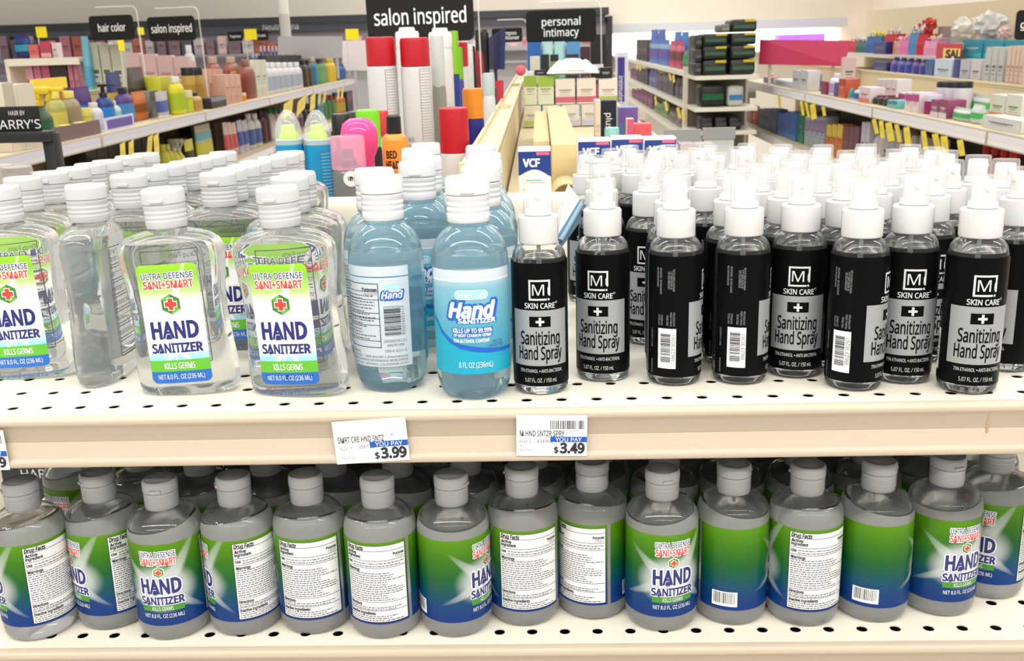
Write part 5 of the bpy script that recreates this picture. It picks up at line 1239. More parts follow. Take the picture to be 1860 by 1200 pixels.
# yellow promotion tags hanging from the rails
YT = mat('yellow_tag_paper', srgb(240, 218, 58), .55); YT2 = mat('pale_yellow_tag_paper', srgb(240, 216, 104), .55)
def tags(xf, sgn, lst, z0, where, m, tilt):
    n = len(lst)
    for k, (x0, x1, y0, y1) in enumerate(lst):
        a, b = onX(x0, y0, xf+sgn*.016), onX(x1, y0, xf+sgn*.016); hh = (a.z-onX((x0+x1)/2, y1, xf+sgn*.016).z)*1.25
        w = abs(b.y-a.y)*.75; 
        Mx = Matrix.Translation((xf+sgn*.0165, (a.y+b.y)/2, z0-.004)) @ Matrix.Rotation(tilt*(1 if k % 2 else .55), 4, 'X') @ Matrix.Rotation(sgn*R(8+3*(k % 3)), 4, 'Y')
        root = empty('shelf_tag', '%s yellow tag from the near end, hanging %s' % (ORD[k if sgn > 0 else n-1-k], where), 'tag', M_=Mx, group='yellow tags '+where)
        ob('paper', boxm('paper', -.0005, .0005, -w/2, w/2, -max(hh, .05), 0, m), root)
        ob('print', boxm('print', sgn*.0006-.0001, sgn*.0006+.0001, -w*.3, w*.3, -max(hh, .05)*.6, -max(hh, .05)*.25, cm(226, 200, 66)), root)
tags(XL, 1, [(214, 227, 248, 285), (230, 243, 246, 283), (266, 279, 243, 272), (276, 289, 240, 270), (512, 536, 186, 206), (537, 561, 181, 202), (562, 575, 175, 196), (578, 584, 170, 186), (588, 594, 166, 182), (612, 617, 158, 174), (620, 625, 156, 172)], ZL-.045, 'along the hair aisle', YT2, R(10))
# far side of the hair unit, seen over its back panel
FS = 'beyond the hair unit panel'
def over(px0, px1, yt, Y, kind, cols, lab, zb=1.161, d=.06, seed=0, X=None):
    A_, B_ = onY(px0, yt, Y), onY(px1, yt, Y)
    return stand(kind, B_.x-A_.x-.003, d, max(.03, A_.z-zb), cols, ((A_.x+B_.x)/2, Y, zb), 0, lab, seed=seed)
for k, (x0, x1, yt) in enumerate(((160, 181, 78), (182, 201, 78), (202, 222, 81))):
    over(x0, x1, yt, 5.35, 'carton', ((208, 206, 188), (190, 206, 158), (96, 94, 84)), '%s tall pale green and white carton from the black stand, under the hair color sign' % ORD[k], 1.161, seed=2)
for k in range(4): over(226+k*30, 255+k*30, 97+k*2, 6.3+.01*k, 'carton', ((226, 190, 192), (216, 176, 180), (196, 140, 150)), '%s pale pink carton of the row behind the hair unit panel' % ORD[k], 1.161, seed=1)
for k in range(2): over(306+k*24, 329+k*24, 111, 7.0, 'carton', ((222, 188, 190), (214, 176, 180), (196, 140, 150)), '%s low pink carton beyond the pink carton row' % ORD[k], 1.161, seed=1)
over(146, 160, 66, 5.3, 'pouch', ((120, 190, 216), (90, 170, 206)), 'pale blue crinkled bag beside the tall green and white cartons', 1.161)
wj = over(331, 352, 82, 7.25, 'bottle', ((226, 226, 232), (236, 236, 240)), 'white jug standing alone beyond the pink cartons', 1.161)
for k in range(7): over(456+k*7, 462.5+k*7, 84 if k > 1 else 98, 8.9, 'bottle', ((40, 58, 150), (206, 208, 226)), '%s royal blue bottle with pale cap in the row before the grey panel' % ORD[k], 1.161)
# taller shelf seen over the first section
fs2 = empty('store_shelf', 'cream upper shelf with pink packs below, seen beyond the hair unit panel', 'shelf', (0, 0, 0))
A_, B_ = onY(14, 108, 5.3), onY(144, 101, 5.3)
ob('shelf_board', boxm('shelf_board', A_.x, B_.x, 5.3, 5.7, A_.z-.02, A_.z, CREAM), fs2)
ob('price_rail', boxm('price_rail', A_.x, B_.x, 5.288, 5.3, A_.z-.035, A_.z+.002, CREAM), fs2)
ob('side_panel', boxm('side_panel', A_.x-.02, A_.x, 5.3, 5.7, 1.1605, A_.z, CREAM), fs2)
zf = A_.z
for k, (x0, x1, c) in enumerate(((48, 62, (190, 100, 130)), (63, 76, (200, 120, 146)), (77, 92, (196, 96, 130)), (94, 124, (58, 46, 52)), (125, 134, (206, 128, 150)), (135, 143, (206, 128, 150)))):
    over(x0, x1, 116, 5.36, 'carton', (c, (220, 160, 176), (160, 90, 110)), '%s pack under the cream upper shelf, counted from the black stand' % ORD[k], 1.18, .05, k)
for k, (x0, x1, yt, kd, c, lab) in enumerate(((22, 50, 64, 'pouch', ((34, 40, 110), (40, 150, 176), (30, 60, 130)), 'navy and teal pack on the cream upper shelf'), (28, 46, 94, 'jar', ((206, 60, 70), (216, 80, 90)), 'round red tub on the cream upper shelf'),
        (52, 70, 82, 'carton', ((226, 110, 110), (236, 140, 130)), 'coral carton on the cream upper shelf, beside the tub'), (72, 92, 76, 'carton', ((206, 70, 96), (236, 180, 180)), 'rose carton on the cream upper shelf'), (94, 104, 78, 'carton', ((226, 206, 206), (206, 180, 180)), 'pale end panel carton on the cream upper shelf'))):
    A2, B2 = onY(x0, yt, 5.4), onY(x1, yt, 5.4); stand(kd, B2.x-A2.x-.003, .06, max(.03, A2.z-zf), c, ((A2.x+B2.x)/2, 5.42, zf+.001), 0, lab, seed=k)
# grey header panels at the far end of the hair unit
hp = empty('header_sign', 'plain grey header panel above the far end of the hair aisle', 'sign', (0, 0, 0))
bm = bmesh.new(); slab(bm, [onY(505, 108, 8.6), onY(622, 105, 8.6), onY(622, 66, 8.6), onY(505, 66, 8.6)], .006, 0); ob('board', to_mesh('board', bm, [cm(186, 182, 184)], False), hp)
for px in (515, 612):
    p = onY(px, 106, 8.61); ob('bracket', boxm('bracket', p.x-.01, p.x+.01, 8.60, 8.62, 1.16, p.z, cm(180, 178, 178)), hp)
hp2 = empty('header_sign', 'pale header panel beside the grey one, nearer the red-capped cans', 'sign', (0, 0, 0))
bm = bmesh.new(); slab(bm, [onY(622, 128, 9.6), onY(668, 128, 9.6), onY(668, 73, 9.6), onY(622, 74, 9.6)], .006, 0); ob('board', to_mesh('board', bm, [cm(224, 216, 216)], False), hp2)
p = onY(645, 128, 9.61); ob('bracket', boxm('bracket', p.x-.01, p.x+.01, 9.60, 9.62, 0, p.z, cm(190, 188, 188)), hp2)
for k, (x0, y0, x1, y1, Y) in enumerate(((64, 49, 86, 68, 7.0), (249, 50, 262, 63, 7.2), (443, 53, 467, 72, 8.4), (627, 53, 652, 72, 9.2), (213, 71, 227, 92, 5.2))):
    A_, B_ = onY(x0, y0, Y), onY(x1, y1, Y); f_ = empty('flag_sign', '%s yellow flag sign above the hair aisle goods, counted from the black stand' % ORD[(0, 2, 3, 4, 1)[k]], 'sign', (0, 0, 0), 0, 'yellow flag signs')
    ob('flag', boxm('flag', A_.x, B_.x, Y, Y+.003, B_.z, A_.z, mat('flag_yellow', srgb(246, 224, 20), .5)), f_)
    ob('stem', boxm('stem', A_.x+.004, A_.x+.010, Y+.0035, Y+.008, 1.1615 if k in (2, 3) else .001, A_.z, cm(200, 200, 200)), f_)
# ---- black floor stand at the near end
hs = empty('display_stand', 'black floor stand with a lettered header board', 'display stand', (0, 0, 0))
Yh = 1.9
def bxy(name, x0, y0, x1, y1, Y, d, m, par): A_, B_ = onY(x0, y0, Y), onY(x1, y1, Y); return ob(name, boxm(name, A_.x, B_.x, Y, Y+d, B_.z, A_.z, m, .002), par)
A_, B_ = onY(-60, 196, Yh), onY(92, 240, Yh)
bxy('header_board', -60, 196, 73, 240, Yh, .012, CHAR, hs); bxy('crossbar', -60, 242, 92, 258, Yh-.01, .03, BLACK, hs)
xp = onY(75, 250, Yh).x; ob('post', boxm('post', xp, xp+.024, Yh, Yh+.03, .02, onY(80, 242, Yh).z, BLACK, .002), hs)
xq = onY(-60, 250, Yh).x; ob('post', boxm('post', xq, xq+.024, Yh, Yh+.03, .02, onY(-50, 242, Yh).z, BLACK, .002), hs)
ob('jar_shelf', boxm('jar_shelf', xq, xp+.024, Yh, Yh+.30, 1.05, 1.07, BLACK, .002), hs)
ob('lower_box', boxm('lower_box', onY(12, 860, Yh).x, onY(82, 860, Yh).x+.12, Yh-.02, Yh+.28, .30, onY(45, 836, Yh).z+.06, mat('stand_black', (.02, .021, .024), .5), .003), hs)
ob('foot_plate', boxm('foot_plate', xq-.02, xp+.06, Yh-.05, Yh+.34, .0, .02, BLACK, .002), hs)
cxh = (A_.x+onY(73, 240, Yh).x)/2; czh = (A_.z+B_.z)/2; wh = onY(73, 240, Yh).x-A_.x
t = Art(); GT = cm(206, 206, 206)
t.text("HARRY'S", wh*.02, -.0085, .017, GT, 1, w=.098, bold=.0); t.text('HAIR BY', wh*.06, .013, .0085, GT, 1, w=.032)
ob('lettering', t.build('lettering', lambda u, v, hh: (cxh+.02+u, Yh-.0008-hh, czh+v), smooth=False), hs)
t = Art(); t.text("HARRY'S", 0, 0, .020, GT, 1, ha='L'); zb = onY(52, 860, Yh-.02).z; xb_ = onY(38, 856, Yh-.02).x
ob('lettering', t.build('lettering', lambda u, v, hh: (xb_+u, Yh-.0208-hh, zb+v), smooth=False), hs)
for k, (px, py, w, dy_) in enumerate(((30, 303, .060, .10), (0, 300, .056, .20), (66, 312, .026, .07))):
    p = onY(px, py, Yh+dy_)
    stand('jar', w, w, p.z-1.071, ((24, 46, 84) if k < 2 else (70, 130, 170), (198, 192, 182)), (p.x, Yh+dy_, 1.0712), 0, ('blue jar with pale grey lid on the black stand', 'blue jar with pale lid on the black stand, cut by the photo edge', 'light blue jar by the post of the black stand')[k])

# ================================================================= far aisle unit with yellow tags (dental side)
XR, ZR = 1.57, 1.096
unit('long cream shelving unit on the far aisle, under the magenta header', 1.985, 2.03, 2.3, 7.85, 1.205, XR, 2.45)
yr = [2.30, 3.50, 4.72, 5.93, 7.85]
for k in range(4):
    shelf_section('%s top shelf section of the yellow-tag aisle, counted from the near end' % ORD[k], 'yellow-tag aisle shelf sections', XR, 1.983, yr[k], yr[k+1], ZR, -1, .052)
    shelf_section('%s lower shelf section of the yellow-tag aisle, counted from the near end' % ORD[k], 'yellow-tag aisle shelf sections', XR, 1.983, yr[k], yr[k+1], .77, -1, .052)
    shelf_section('%s far-side shelf section of the yellow-tag unit, counted from the near end' % ORD[k], 'yellow-tag unit far-side sections', 2.45, 2.032, yr[k], yr[k+1], 1.07, 1, .04)
WR = 'on the yellow-tag aisle shelf'
PKW = (236, 222, 224)
run(XR, ZR, -1, WR, 0, [
    (1382, 1400, 134, 1, 'bottle', ((226, 140, 130), (232, 230, 236), (70, 120, 190)), 'coral bottle with white cap at the far end', .04),
    (1403, 1438, 146, 1, 'carton', ((206, 218, 230), (170, 190, 214), (40, 50, 80)), 'pale blue card pack with dark lettering', .04),
    (1440, 1468, 128, 2, 'carton', ((216, 214, 220), (206, 204, 212), (80, 80, 90)), 'tall pale card pack', .03),
    (1471, 1491, 134, 1, 'pouch', ((196, 210, 226), (90, 160, 206)), 'pale blue pouch beyond the orange carton', .05),
    (1492, 1502, 148, 1, 'carton', ((160, 50, 76), (110, 50, 110)), 'dark rose carton beside the white cone bottle', .05),
    (1503, 1515, 134, 1, 'bottle', ((228, 226, 236), (232, 230, 238), (180, 160, 206)), 'white cone-topped bottle', .05),
    (1516, 1523, 150, 1, 'carton', ((92, 92, 160), (70, 70, 140)), 'violet carton beside the white cone bottle', .05),
    (1524, 1537, 143, 1, 'carton', ((206, 92, 60), (190, 70, 50), (230, 160, 120)), 'orange red carton', .05),
    (1538, 1546, 160, 1, 'tube', ((60, 150, 150), (200, 206, 210)), 'teal tube beside the orange red carton', .05),
    (1547, 1560, 159, 1, 'bottle', ((196, 206, 226), (226, 226, 230), (50, 100, 180)), 'white and blue bottle beside the teal tube', .05),
    (1561, 1581, 158, 1, 'carton', ((232, 218, 222), (230, 120, 110), (190, 60, 80)), 'pale pink carton with coral base', .04),
    (1582, 1611, 173, 3, 'bottle', ((44, 44, 48), (160, 60, 76), (54, 52, 56)), 'short black bottle', .05),
    (1591, 1630, 144, 4, 'carton', ((230, 224, 226), (226, 218, 220), (206, 60, 86)), 'white carton with red mark', .20),
    (1612, 1630, 182, 2, 'carton', ((120, 196, 200), (60, 140, 136)), 'low turquoise carton', .04),
    (1632, 1671, 168, 3, 'carton', (PKW, (196, 60, 140), (200, 120, 170)), 'white carton with magenta base', .05),
    (1672, 1689, 172, 1, 'jar', ((150, 40, 100), (216, 206, 226)), 'magenta jar with pale lid', .05),
    (1692, 1722, 181, 2, 'carton', ((150, 70, 110), (226, 214, 222), (226, 220, 226)), 'mauve carton with white panel', .04),
    (1694, 1743, 148, 3, 'can', ((224, 216, 224), (34, 30, 34), (226, 214, 220)), 'white can with black cap', .16),
    (1727, 1760, 196, 1, 'pouch', ((178, 206, 180), (60, 176, 84), (226, 230, 226)), 'pale green rolled pack, lowest of the green packs', .05),
    (1761, 1782, 190, 1, 'pouch', ((206, 214, 206), (60, 184, 90)), 'white and green rolled pack beside the long box', .05),
    (1730, 1790, 171, 2, 'pouch', ((196, 214, 196), (70, 190, 96), (230, 234, 230)), 'tall green and white pack behind', .22),
    (1784, 1858, 214, 1, 'carton', ((224, 224, 222), (214, 216, 214), (70, 70, 90)), 'long low white carton at the near end', .03),
    (1800, 1858, 172, 2, 'carton', ((226, 230, 220), (232, 140, 60), (120, 150, 90)), 'white carton with green print and orange base', .20),
], 'products on the yellow-tag aisle shelf', .075)
run(XR, .77, -1, 'under the yellow-tag aisle shelf', 0, [
    (1358, 1376, 192, 2, 'pouch', ((200, 96, 104), (210, 120, 120)), 'rose pack', .06),
    (1378, 1412, 198, 3, 'carton', ((78, 100, 150), (60, 80, 136)), 'slate blue carton', .05),
    (1414, 1448, 206, 3, 'carton', ((56, 100, 176), (90, 130, 190)), 'bright blue carton', .05),
    (1450, 1462, 205, 1, 'carton', ((40, 120, 80), (60, 140, 96)), 'green carton', .06),
    (1463, 1500, 212, 4, 'carton', ((170, 180, 190), (150, 130, 170), (120, 100, 140)), 'grey lilac carton', .06),
    (1502, 1532, 226, 3, 'carton', ((206, 130, 50), (220, 190, 60), (190, 50, 50)), 'orange and yellow carton', .06),
    (1534, 1562, 230, 3, 'carton', ((110, 60, 80), (220, 190, 60)), 'plum carton with yellow band', .06),
    (1566, 1582, 222, 2, 'carton', ((196, 190, 200), (206, 200, 208)), 'pale lilac carton', .05),
    (1584, 1604, 232, 2, 'bottle', ((200, 196, 198), (30, 150, 90), (206, 204, 204)), 'grey white bottle', .05),
    (1606, 1640, 236, 3, 'carton', ((186, 176, 180), (170, 160, 166)), 'grey mauve carton', .06),
    (1642, 1672, 246, 2, 'bottle', ((206, 202, 200), (216, 214, 212)), 'white bottle', .06),
    (1676, 1720, 252, 2, 'pouch', ((150, 146, 140), (120, 150, 110)), 'grey green pack', .06),
    (1770, 1838, 258, 4, 'bottle', ((160, 24, 36), (196, 40, 44), (150, 20, 32)), 'deep red bottle', .06),
    (1382, 1600, 205, 9, 'carton', ((66, 62, 60), (80, 74, 70)), 'dark grey shade-filling carton of rear row', .22),  # dark rear rows stand in for the shadow between the two shelves
    (1605, 1858, 240, 7, 'carton', ((84, 78, 76), (100, 92, 88)), 'brown grey shade-filling carton of rear row', .22),
], 'products under the yellow-tag aisle shelf', .075, hmax=ZR-.058-.77)
tags(XR, -1, [(1411, 1417, 192, 210), (1452, 1458, 181, 203), (1461, 1467, 182, 205), (1470, 1482, 184, 208), (1492, 1499, 191, 204), (1583, 1592, 212, 236), (1596, 1606, 212, 239), (1607, 1622, 214, 244), (1624, 1634, 220, 248), (1640, 1654, 222, 252), (1672, 1684, 230, 260), (1692, 1706, 234, 266), (1708, 1724, 236, 268), (1738, 1752, 240, 266)], ZR-.048, 'in the far aisle', YT, R(-10))
# pale hang-strip end of the unit
he = empty('hang_strip', 'pale hanging strip of clear packs at the far end of the yellow-tag unit', 'display', (0, 0, 0))
bm = bmesh.new(); slab(bm, [onY(1352, 178, 7.95), onY(1372, 178, 7.95), onY(1374, 112, 7.95), onY(1358, 108, 7.95)], .02, 0); bmesh.ops.recalc_face_normals(bm, faces=bm.faces); ob('pack_stack', to_mesh('pack_stack', bm, [cm(214, 218, 208)], False), he)
p = onY(1362, 110, 7.98); ob('strip', boxm('strip', p.x-.012, p.x+.012, 7.98, 7.985, .001, p.z, cm(206, 204, 196)), he)
# magenta header board
mb = empty('header_sign', 'large plain magenta header board above the yellow-tag unit', 'sign', (0, 0, 0))
bm = bmesh.new(); slab(bm, [onY(1379, 117, 6.75), onY(1532, 120, 6.35), onY(1547, 74, 6.35), onY(1381, 72, 6.75)], .006, 0); bmesh.ops.recalc_face_normals(bm, faces=bm.faces)
ob('board', to_mesh('board', bm, [cm(184, 56, 88)], False), mb)
for px, Y in ((1400, 6.75), (1515, 6.45)):
    p = onY(px, 117, Y); ob('bracket', boxm('bracket', p.x-.01, p.x+.01, Y+.012, Y+.025, ZR+.0015, p.z+.05, cm(200, 190, 180)), mb)
pb2 = onY(1532, 126, 6.3); stand('carton', onY(1552, 126, 6.3).x-onY(1529, 126, 6.3).x, .05, onY(1540, 104, 6.3).z-1.09, ((232, 206, 206), (226, 196, 198)), (onY(1541, 120, 6.3).x, 6.3, 1.09), 0, 'pale pink box in front of the magenta board')
# ---- next unit beyond: gift bags over purple boxes
XG = 2.95
ug = empty('shelving_unit', 'cream shelving unit with gift bags over blue and purple boxes', 'shelving', (0, 0, 0))
zg1, zg2 = 1.232, 1.07
ob('back_panel', boxm('back_panel', XG+.42, XG+.45, 5.6, 10.6, .1, 1.62, SHELFT), ug)
ob('shelf_board', boxm('shelf_board', XG, XG+.418, 5.6, 10.6, zg1-.03, zg1, cm(196, 192, 186)), ug)
ob('shelf_board', boxm('shelf_board', XG-.24, XG+.418, 5.6, 10.6, zg2-.03, zg2, SHELFT), ug)
ob('base_deck', boxm('base_deck', XG, XG+.418, 5.6, 10.6, .01, .14, CREAM), ug)
def giftbag(w, d, h, c, tissue, loc, lab, ribbon=None):
    root = empty('gift_bag', lab, 'gift bag', loc, R(-90+12), 'gift bags')
    bm = bmesh.new(); q = random.Random(int(loc[1]*977))
    vs = [[bm.verts.new((sx_*w/2*k, sy_*d/2*k2, z_)) for sx_, sy_ in ((-1, -1), (1, -1), (1, 1), (-1, 1))] for z_, k, k2 in ((0, .97, .97), (h*.5, 1, 1), (h, 1, .8))]
    skin_rings(bm, vs, close=False); bm.faces.new(vs[0][::-1]); ob('bag', to_mesh('bag', bm, [C3(c)], False), root)
    bm = bmesh.new(); n_ = 9
    for k in range(n_):
        a = 2*math.pi*k/n_; r_ = w*.30; tip = Vector((r_*math.cos(a)*1.25, d*.35*math.sin(a), h+h*q.uniform(.22, .5)))
        b0 = Vector((r_*math.cos(a-.45)*.9, d*.3*math.sin(a-.45), h*.92)); b1 = Vector((r_*math.cos(a+.45)*.9, d*.3*math.sin(a+.45), h*.92)); c0 = Vector((0, 0, h*1.12))
        v = [bm.verts.new(x) for x in (b0, b1, tip, c0)]
        for f in ((0, 1, 2), (1, 3, 2), (3, 0, 2), (0, 3, 1)): bm.faces.new([v[i] for i in f])
    ob('tissue', to_mesh('tissue', bm, [C3(tissue)], False), root)
    bm = bmesh.new(); tube_into(bm, [(-w*.2, -d*.45, h*.98), (-w*.2, -d*.5, h*1.16), (w*.2, -d*.5, h*1.16), (w*.2, -d*.45, h*.98)], .004, 6); ob('handle', to_mesh('handle', bm, [C3(ribbon or c)]), root)
GB = [(1548, 1560, 78, (206, 60, 66), (236, 220, 216), 'small red gift bag nearest the magenta board'), (1562, 1578, 80, (60, 110, 104), (240, 236, 230), 'green gift bag with white tissue'), (1581, 1600, 66, (54, 104, 170), (246, 226, 40), 'blue gift bag with yellow tissue'),
      (1613, 1628, 62, (206, 40, 52), (240, 226, 220), 'tall red gift bag beside the navy box'), (1629, 1640, 74, (226, 166, 150), (240, 220, 214), 'peach gift bag with white tissue'), (1641, 1654, 72, (232, 120, 176), (246, 200, 220), 'pink gift bag with pink tissue'),
      (1657, 1670, 60, (80, 140, 196), (236, 236, 240), 'blue gift bag with white tissue'), (1672, 1685, 62, (206, 30, 44), (190, 40, 36), 'red gift bag under the red bow'), (1686, 1702, 74, (236, 150, 190), (240, 214, 206), 'pink striped gift bag beside the grey box')]
for (x0, x1, yt, c, ti, lab) in GB:
    a, b = onX(x0, 92, XG+.1), onX(x1, 92, XG+.1); zt_ = onX((x0+x1)/2, yt, XG+.1).z
    giftbag(min(.26, abs(a.y-b.y)*.9), .10, max(.10, zt_-zg1), c, ti, (XG+.12, (a.y+b.y)/2, zg1+.001), lab)
def puff(px, py, Y, r_, c, lab, cat='tissue paper', seed=1):
    bm = bmesh.new(); q = random.Random(seed); bmesh.ops.create_icosphere(bm, subdivisions=3, radius=r_)
    for v in bm.verts: v.co *= q.uniform(.72, 1.161); v.co.z *= .85
    o = ob('tissue_puff' if cat != 'bow' else 'gift_bow', to_mesh('puff', bm, [C3(c)], False)); p = onY(px, py, Y); o.location = p; tag(o, lab, cat); return o
def onG(px, py): return onX(px, py, XG+.22)
for k, (px, py, w_, c, lab, cat) in enumerate(((1672, 52, 20, (200, 60, 44), 'smaller red gift bow above the red gift bag', 'bow'), (1688, 44, 26, (206, 62, 44), 'larger red gift bow above the red gift bag', 'bow'), (1754, 52, 46, (240, 234, 222), 'cream white tissue puff above the teal boxes', 'tissue paper'), (1800, 46, 56, (226, 222, 216), 'grey white tissue puff nearest the charcoal corner sign', 'tissue paper'), (1826, 60, 26, (232, 196, 190), 'pinkish tissue puff by the corner sign', 'tissue paper'))):
    p = onG(px, py); puff(px, py, p.y, w_/FPX*p.y*.5, c, lab, cat, k)
    if cat != 'bow': stand('carton', .12, .12, max(.05, p.z-w_/FPX*p.y*.5-zg1), ((216, 206, 206), (206, 190, 190)), (p.x, p.y, zg1+.001), R(-80), 'pale gift box under the ' + lab.split(' above')[0].split(' nearest')[0].split(' by')[0])
def gun(x0, x1, yt, kind, cols, lab, zb, d=.1, sb=.05, seed=0):
    a, b = onX(x0, yt, XG+sb), onX(x1, yt, XG+sb); zt_ = onX((x0+x1)/2, yt, XG+sb).z
    return stand(kind, abs(a.y-b.y)*.93, d if kind in ('carton', 'pouch') else min(d, abs(a.y-b.y)*.9), max(.05, zt_-zb), cols, (XG+sb+d/2, (a.y+b.y)/2, zb+.001), R(-90), lab, seed=seed)
gun(1587, 1611, 76, 'carton', ((34, 34, 110), (40, 42, 124), (120, 120, 180)), 'tall navy box between the blue and red gift bags', zg1, .05, .0)
gun(1704, 1729, 48, 'carton', ((186, 186, 188), (170, 150, 140), (200, 200, 200)), 'grey box beside the pink striped gift bag', zg1, .1, .28)
gun(1586, 1612, 113, 'carton', ((36, 34, 108), (44, 42, 120), (120, 120, 180)), 'navy carton under the tall navy box', zg2, .1, -.13)
for k in range(5): gun(1615+k*13, 1627+k*13, 104+k, 'bottle', (((84, 60, 150), (70, 80, 170), (56, 44, 140), (76, 60, 140), (60, 60, 130))[k], (60, 50, 80), (66, 66, 160)), '%s purple bottle with dark cap from the navy carton, below the gift bags' % ORD[k], zg2, .07, -.13)
for k, (x0, x1, c, lab) in enumerate(((1682, 1696, (70, 110, 180), 'blue carton beside the bright white one'), (1698, 1732, (214, 230, 250), 'bright white and blue carton below the sale sign'), (1733, 1744, (56, 56, 150), 'violet carton beside the bright white one'), (1745, 1764, (200, 200, 214), 'pale grey box below the teal boxes, first from the violet carton'), (1765, 1784, (222, 220, 222), 'white box below the teal boxes, second from the violet carton'), (1786, 1822, (200, 198, 206), 'wide pale lilac box below the teal boxes'))):
    gun(x0, x1, 108, 'carton', (c, tuple(int(v*.86) for v in c)), lab, zg2, .1, -.13, k)
for k in range(3): gun(1750+k*38, 1787+k*38, 72+k, 'carton', ((30, 150, 170), (60, 190, 196), (190, 230, 226)), '%s teal box from the sale sign' % ORD[k], zg1, .12, .02, 1)
for k in range(3): gun(1792+k*12, 1803+k*12, 86, 'carton', ((206, 208, 206), (190, 192, 194)), '%s slim grey carton in front of the teal boxes' % ORD[k], zg2, .07, -.225, 2)
for k in range(4): gun(1832+k*8, 1839+k*8, 84, 'carton', ((232, 206, 190), (226, 120, 80), (190, 150, 130)), '%s slim peach carton by the corner sign' % ORD[k], zg2, .07, -.225, 2)
ss_ = empty('sale_sign', 'red board with a yellow panel reading SALE, partly hidden', 'sign', (0, 0, 0))
pA, pB = onX(1704, 104, XG-.02), onX(1752, 74, XG-.02); ym = (pA.y+pB.y)/2; wS = abs(pA.y-pB.y); hS = abs(pB.z-pA.z)
ob('board', boxm('board', XG-.035, XG-.028, ym-wS/2, ym+wS/2, zg1-.02, zg1-.02+hS, cm(190, 50, 60)), ss_)
t = Art(); t.rect(-wS*.22, wS*.46, -hS*.42, hS*.22, cm(244, 200, 90), 1); t.text('SALE', wS*.28, -hS*.1, hS*.42, INK, 2, w=wS*.78, bold=.05, ha='C')
ob('lettering', t.build('lettering', lambda u, v, hh: (XG-.0355-hh, ym-u, zg1-.02+hS/2+v), smooth=False), ss_)

# ================================================================= gondola with black packs
X0p, Yp = 1.085, 6.6
zp = [onY(1320, 137, Yp).z, onY(1320, 195, Yp).z, onY(1320, 238, Yp).z]
up = empty('shelving_unit', 'cream shelving unit with an open end stacked with black packs', 'shelving', (0, 0, 0))
Xe = onY(1345, 137, Yp).x+.12
for z_ in zp:
    ob('end_shelf', boxm('end_shelf', onY(1264, 137, Yp).x, Xe, Yp, Yp+.40, z_-.025, z_, CREAM), up)
xpost = onY(1258, 150, Yp).x
ob('end_post', boxm('end_post', xpost, xpost+.03, Yp+.40, Yp+.44, .02, zp[0]+.05, CREAM), up)
ob('end_panel', boxm('end_panel', xpost+.03, Xe, Yp+.405, Yp+.435, .1, zp[0]+.25, mat('dark_end_panel', srgb(120, 112, 100), .6)), up)
za = [onX(1261, 135, xpost).z, onX(1261, 198, xpost).z, onX(1235, 240, xpost).z]
for z_ in za: ob('side_shelf', boxm('side_shelf', xpost, xpost+.42, Yp+.45, 13.6, z_-.03, z_, CREAM), up)
ob('centre_panel', boxm('centre_panel', xpost+.425, xpost+.455, Yp+.45, 13.6, .1, za[0]+.05, CREAM), up)
ob('base_deck', boxm('base_deck', xpost, Xe, Yp+.05, 13.6, .01, .14, CREAM), up)
BP = ((34, 36, 34), (56, 96, 70), (216, 196, 30))
def pack(x0, x1, yt, zb, cols, lab, Y=Yp+.06, d=.26, hcap=None):
    A_, B_ = onY(x0, yt, Y), onY(x1, yt, Y); h = A_.z-zb if hcap is None else hcap
    w = B_.x-A_.x-.004
    root = empty('pack', lab, 'pack', ((A_.x+B_.x)/2, Y+d/2, zb), 0, 'soft packs on the open end shelves')
    bm = bmesh.new(); box_into(bm, -w/2, w/2, -d/2, d/2, .001, h-.001, 0, min(w, h)*.18); ob('pack_body', to_mesh('pack_body', bm, [C3(cols[0])], True, 60), root)
    ob('printed_band', boxm('printed_band', -w*.40, w*.42, -d/2-.002, -d/2-.0005, h*.30, h*.56, C3(cols[1])), root)
    if len(cols) > 2: ob('corner_flash', boxm('corner_flash', w*.02, w*.46, -d/2-.003, -d/2-.0006, h*.80, h*.96, C3(cols[2])), root)
lv = [onY(1300, y_, Yp+.06).z for y_ in (133, 108, 83, 60)]
for c_, (x0, x1, nm_) in enumerate(((1277, 1323, 'nearer the corner post'), (1328, 1375, 'nearer the magenta board'))):
    zb = zp[0]+.001
    n_ = 3 if c_ == 0 else 4
    for k in range(n_):
        zt_ = lv[k+1] if k < 3 else onY(1350, 34, Yp+.06).z
        pack(x0, x1, 60, zb, BP, '%s black pack up in the stack %s' % (ORD[k], nm_), hcap=zt_-zb-.002); zb = zt_
for k in range(3): pack(1263, 1276, 66, zp[0]+.001+(lv[1]-lv[0])*k, ((52, 50, 50), (96, 92, 90)), '%s small grey black pack up at the corner post' % ORD[k], hcap=(lv[1]-lv[0])-.004)
pack(1310, 1327, 44, lv[3]+.0, ((120, 116, 112), (150, 140, 136)), 'grey pack leaning on top between the two black stacks', hcap=.055)
pack(1271, 1319, 152, zp[1]+.001, ((30, 34, 32), (20, 104, 62)), 'large black pack with green band on the middle end shelf')
pack(1322, 1352, 156, zp[1]+.001, ((222, 218, 210), (60, 140, 206)), 'white and blue pack on the middle end shelf')
for k in range(3): pack(1272+k*26, 1296+k*26, 212, zp[2]+.001, ((44, 42, 44), (76, 72, 72)), '%s dark pack on the lowest end shelf from the corner post' % ORD[k])
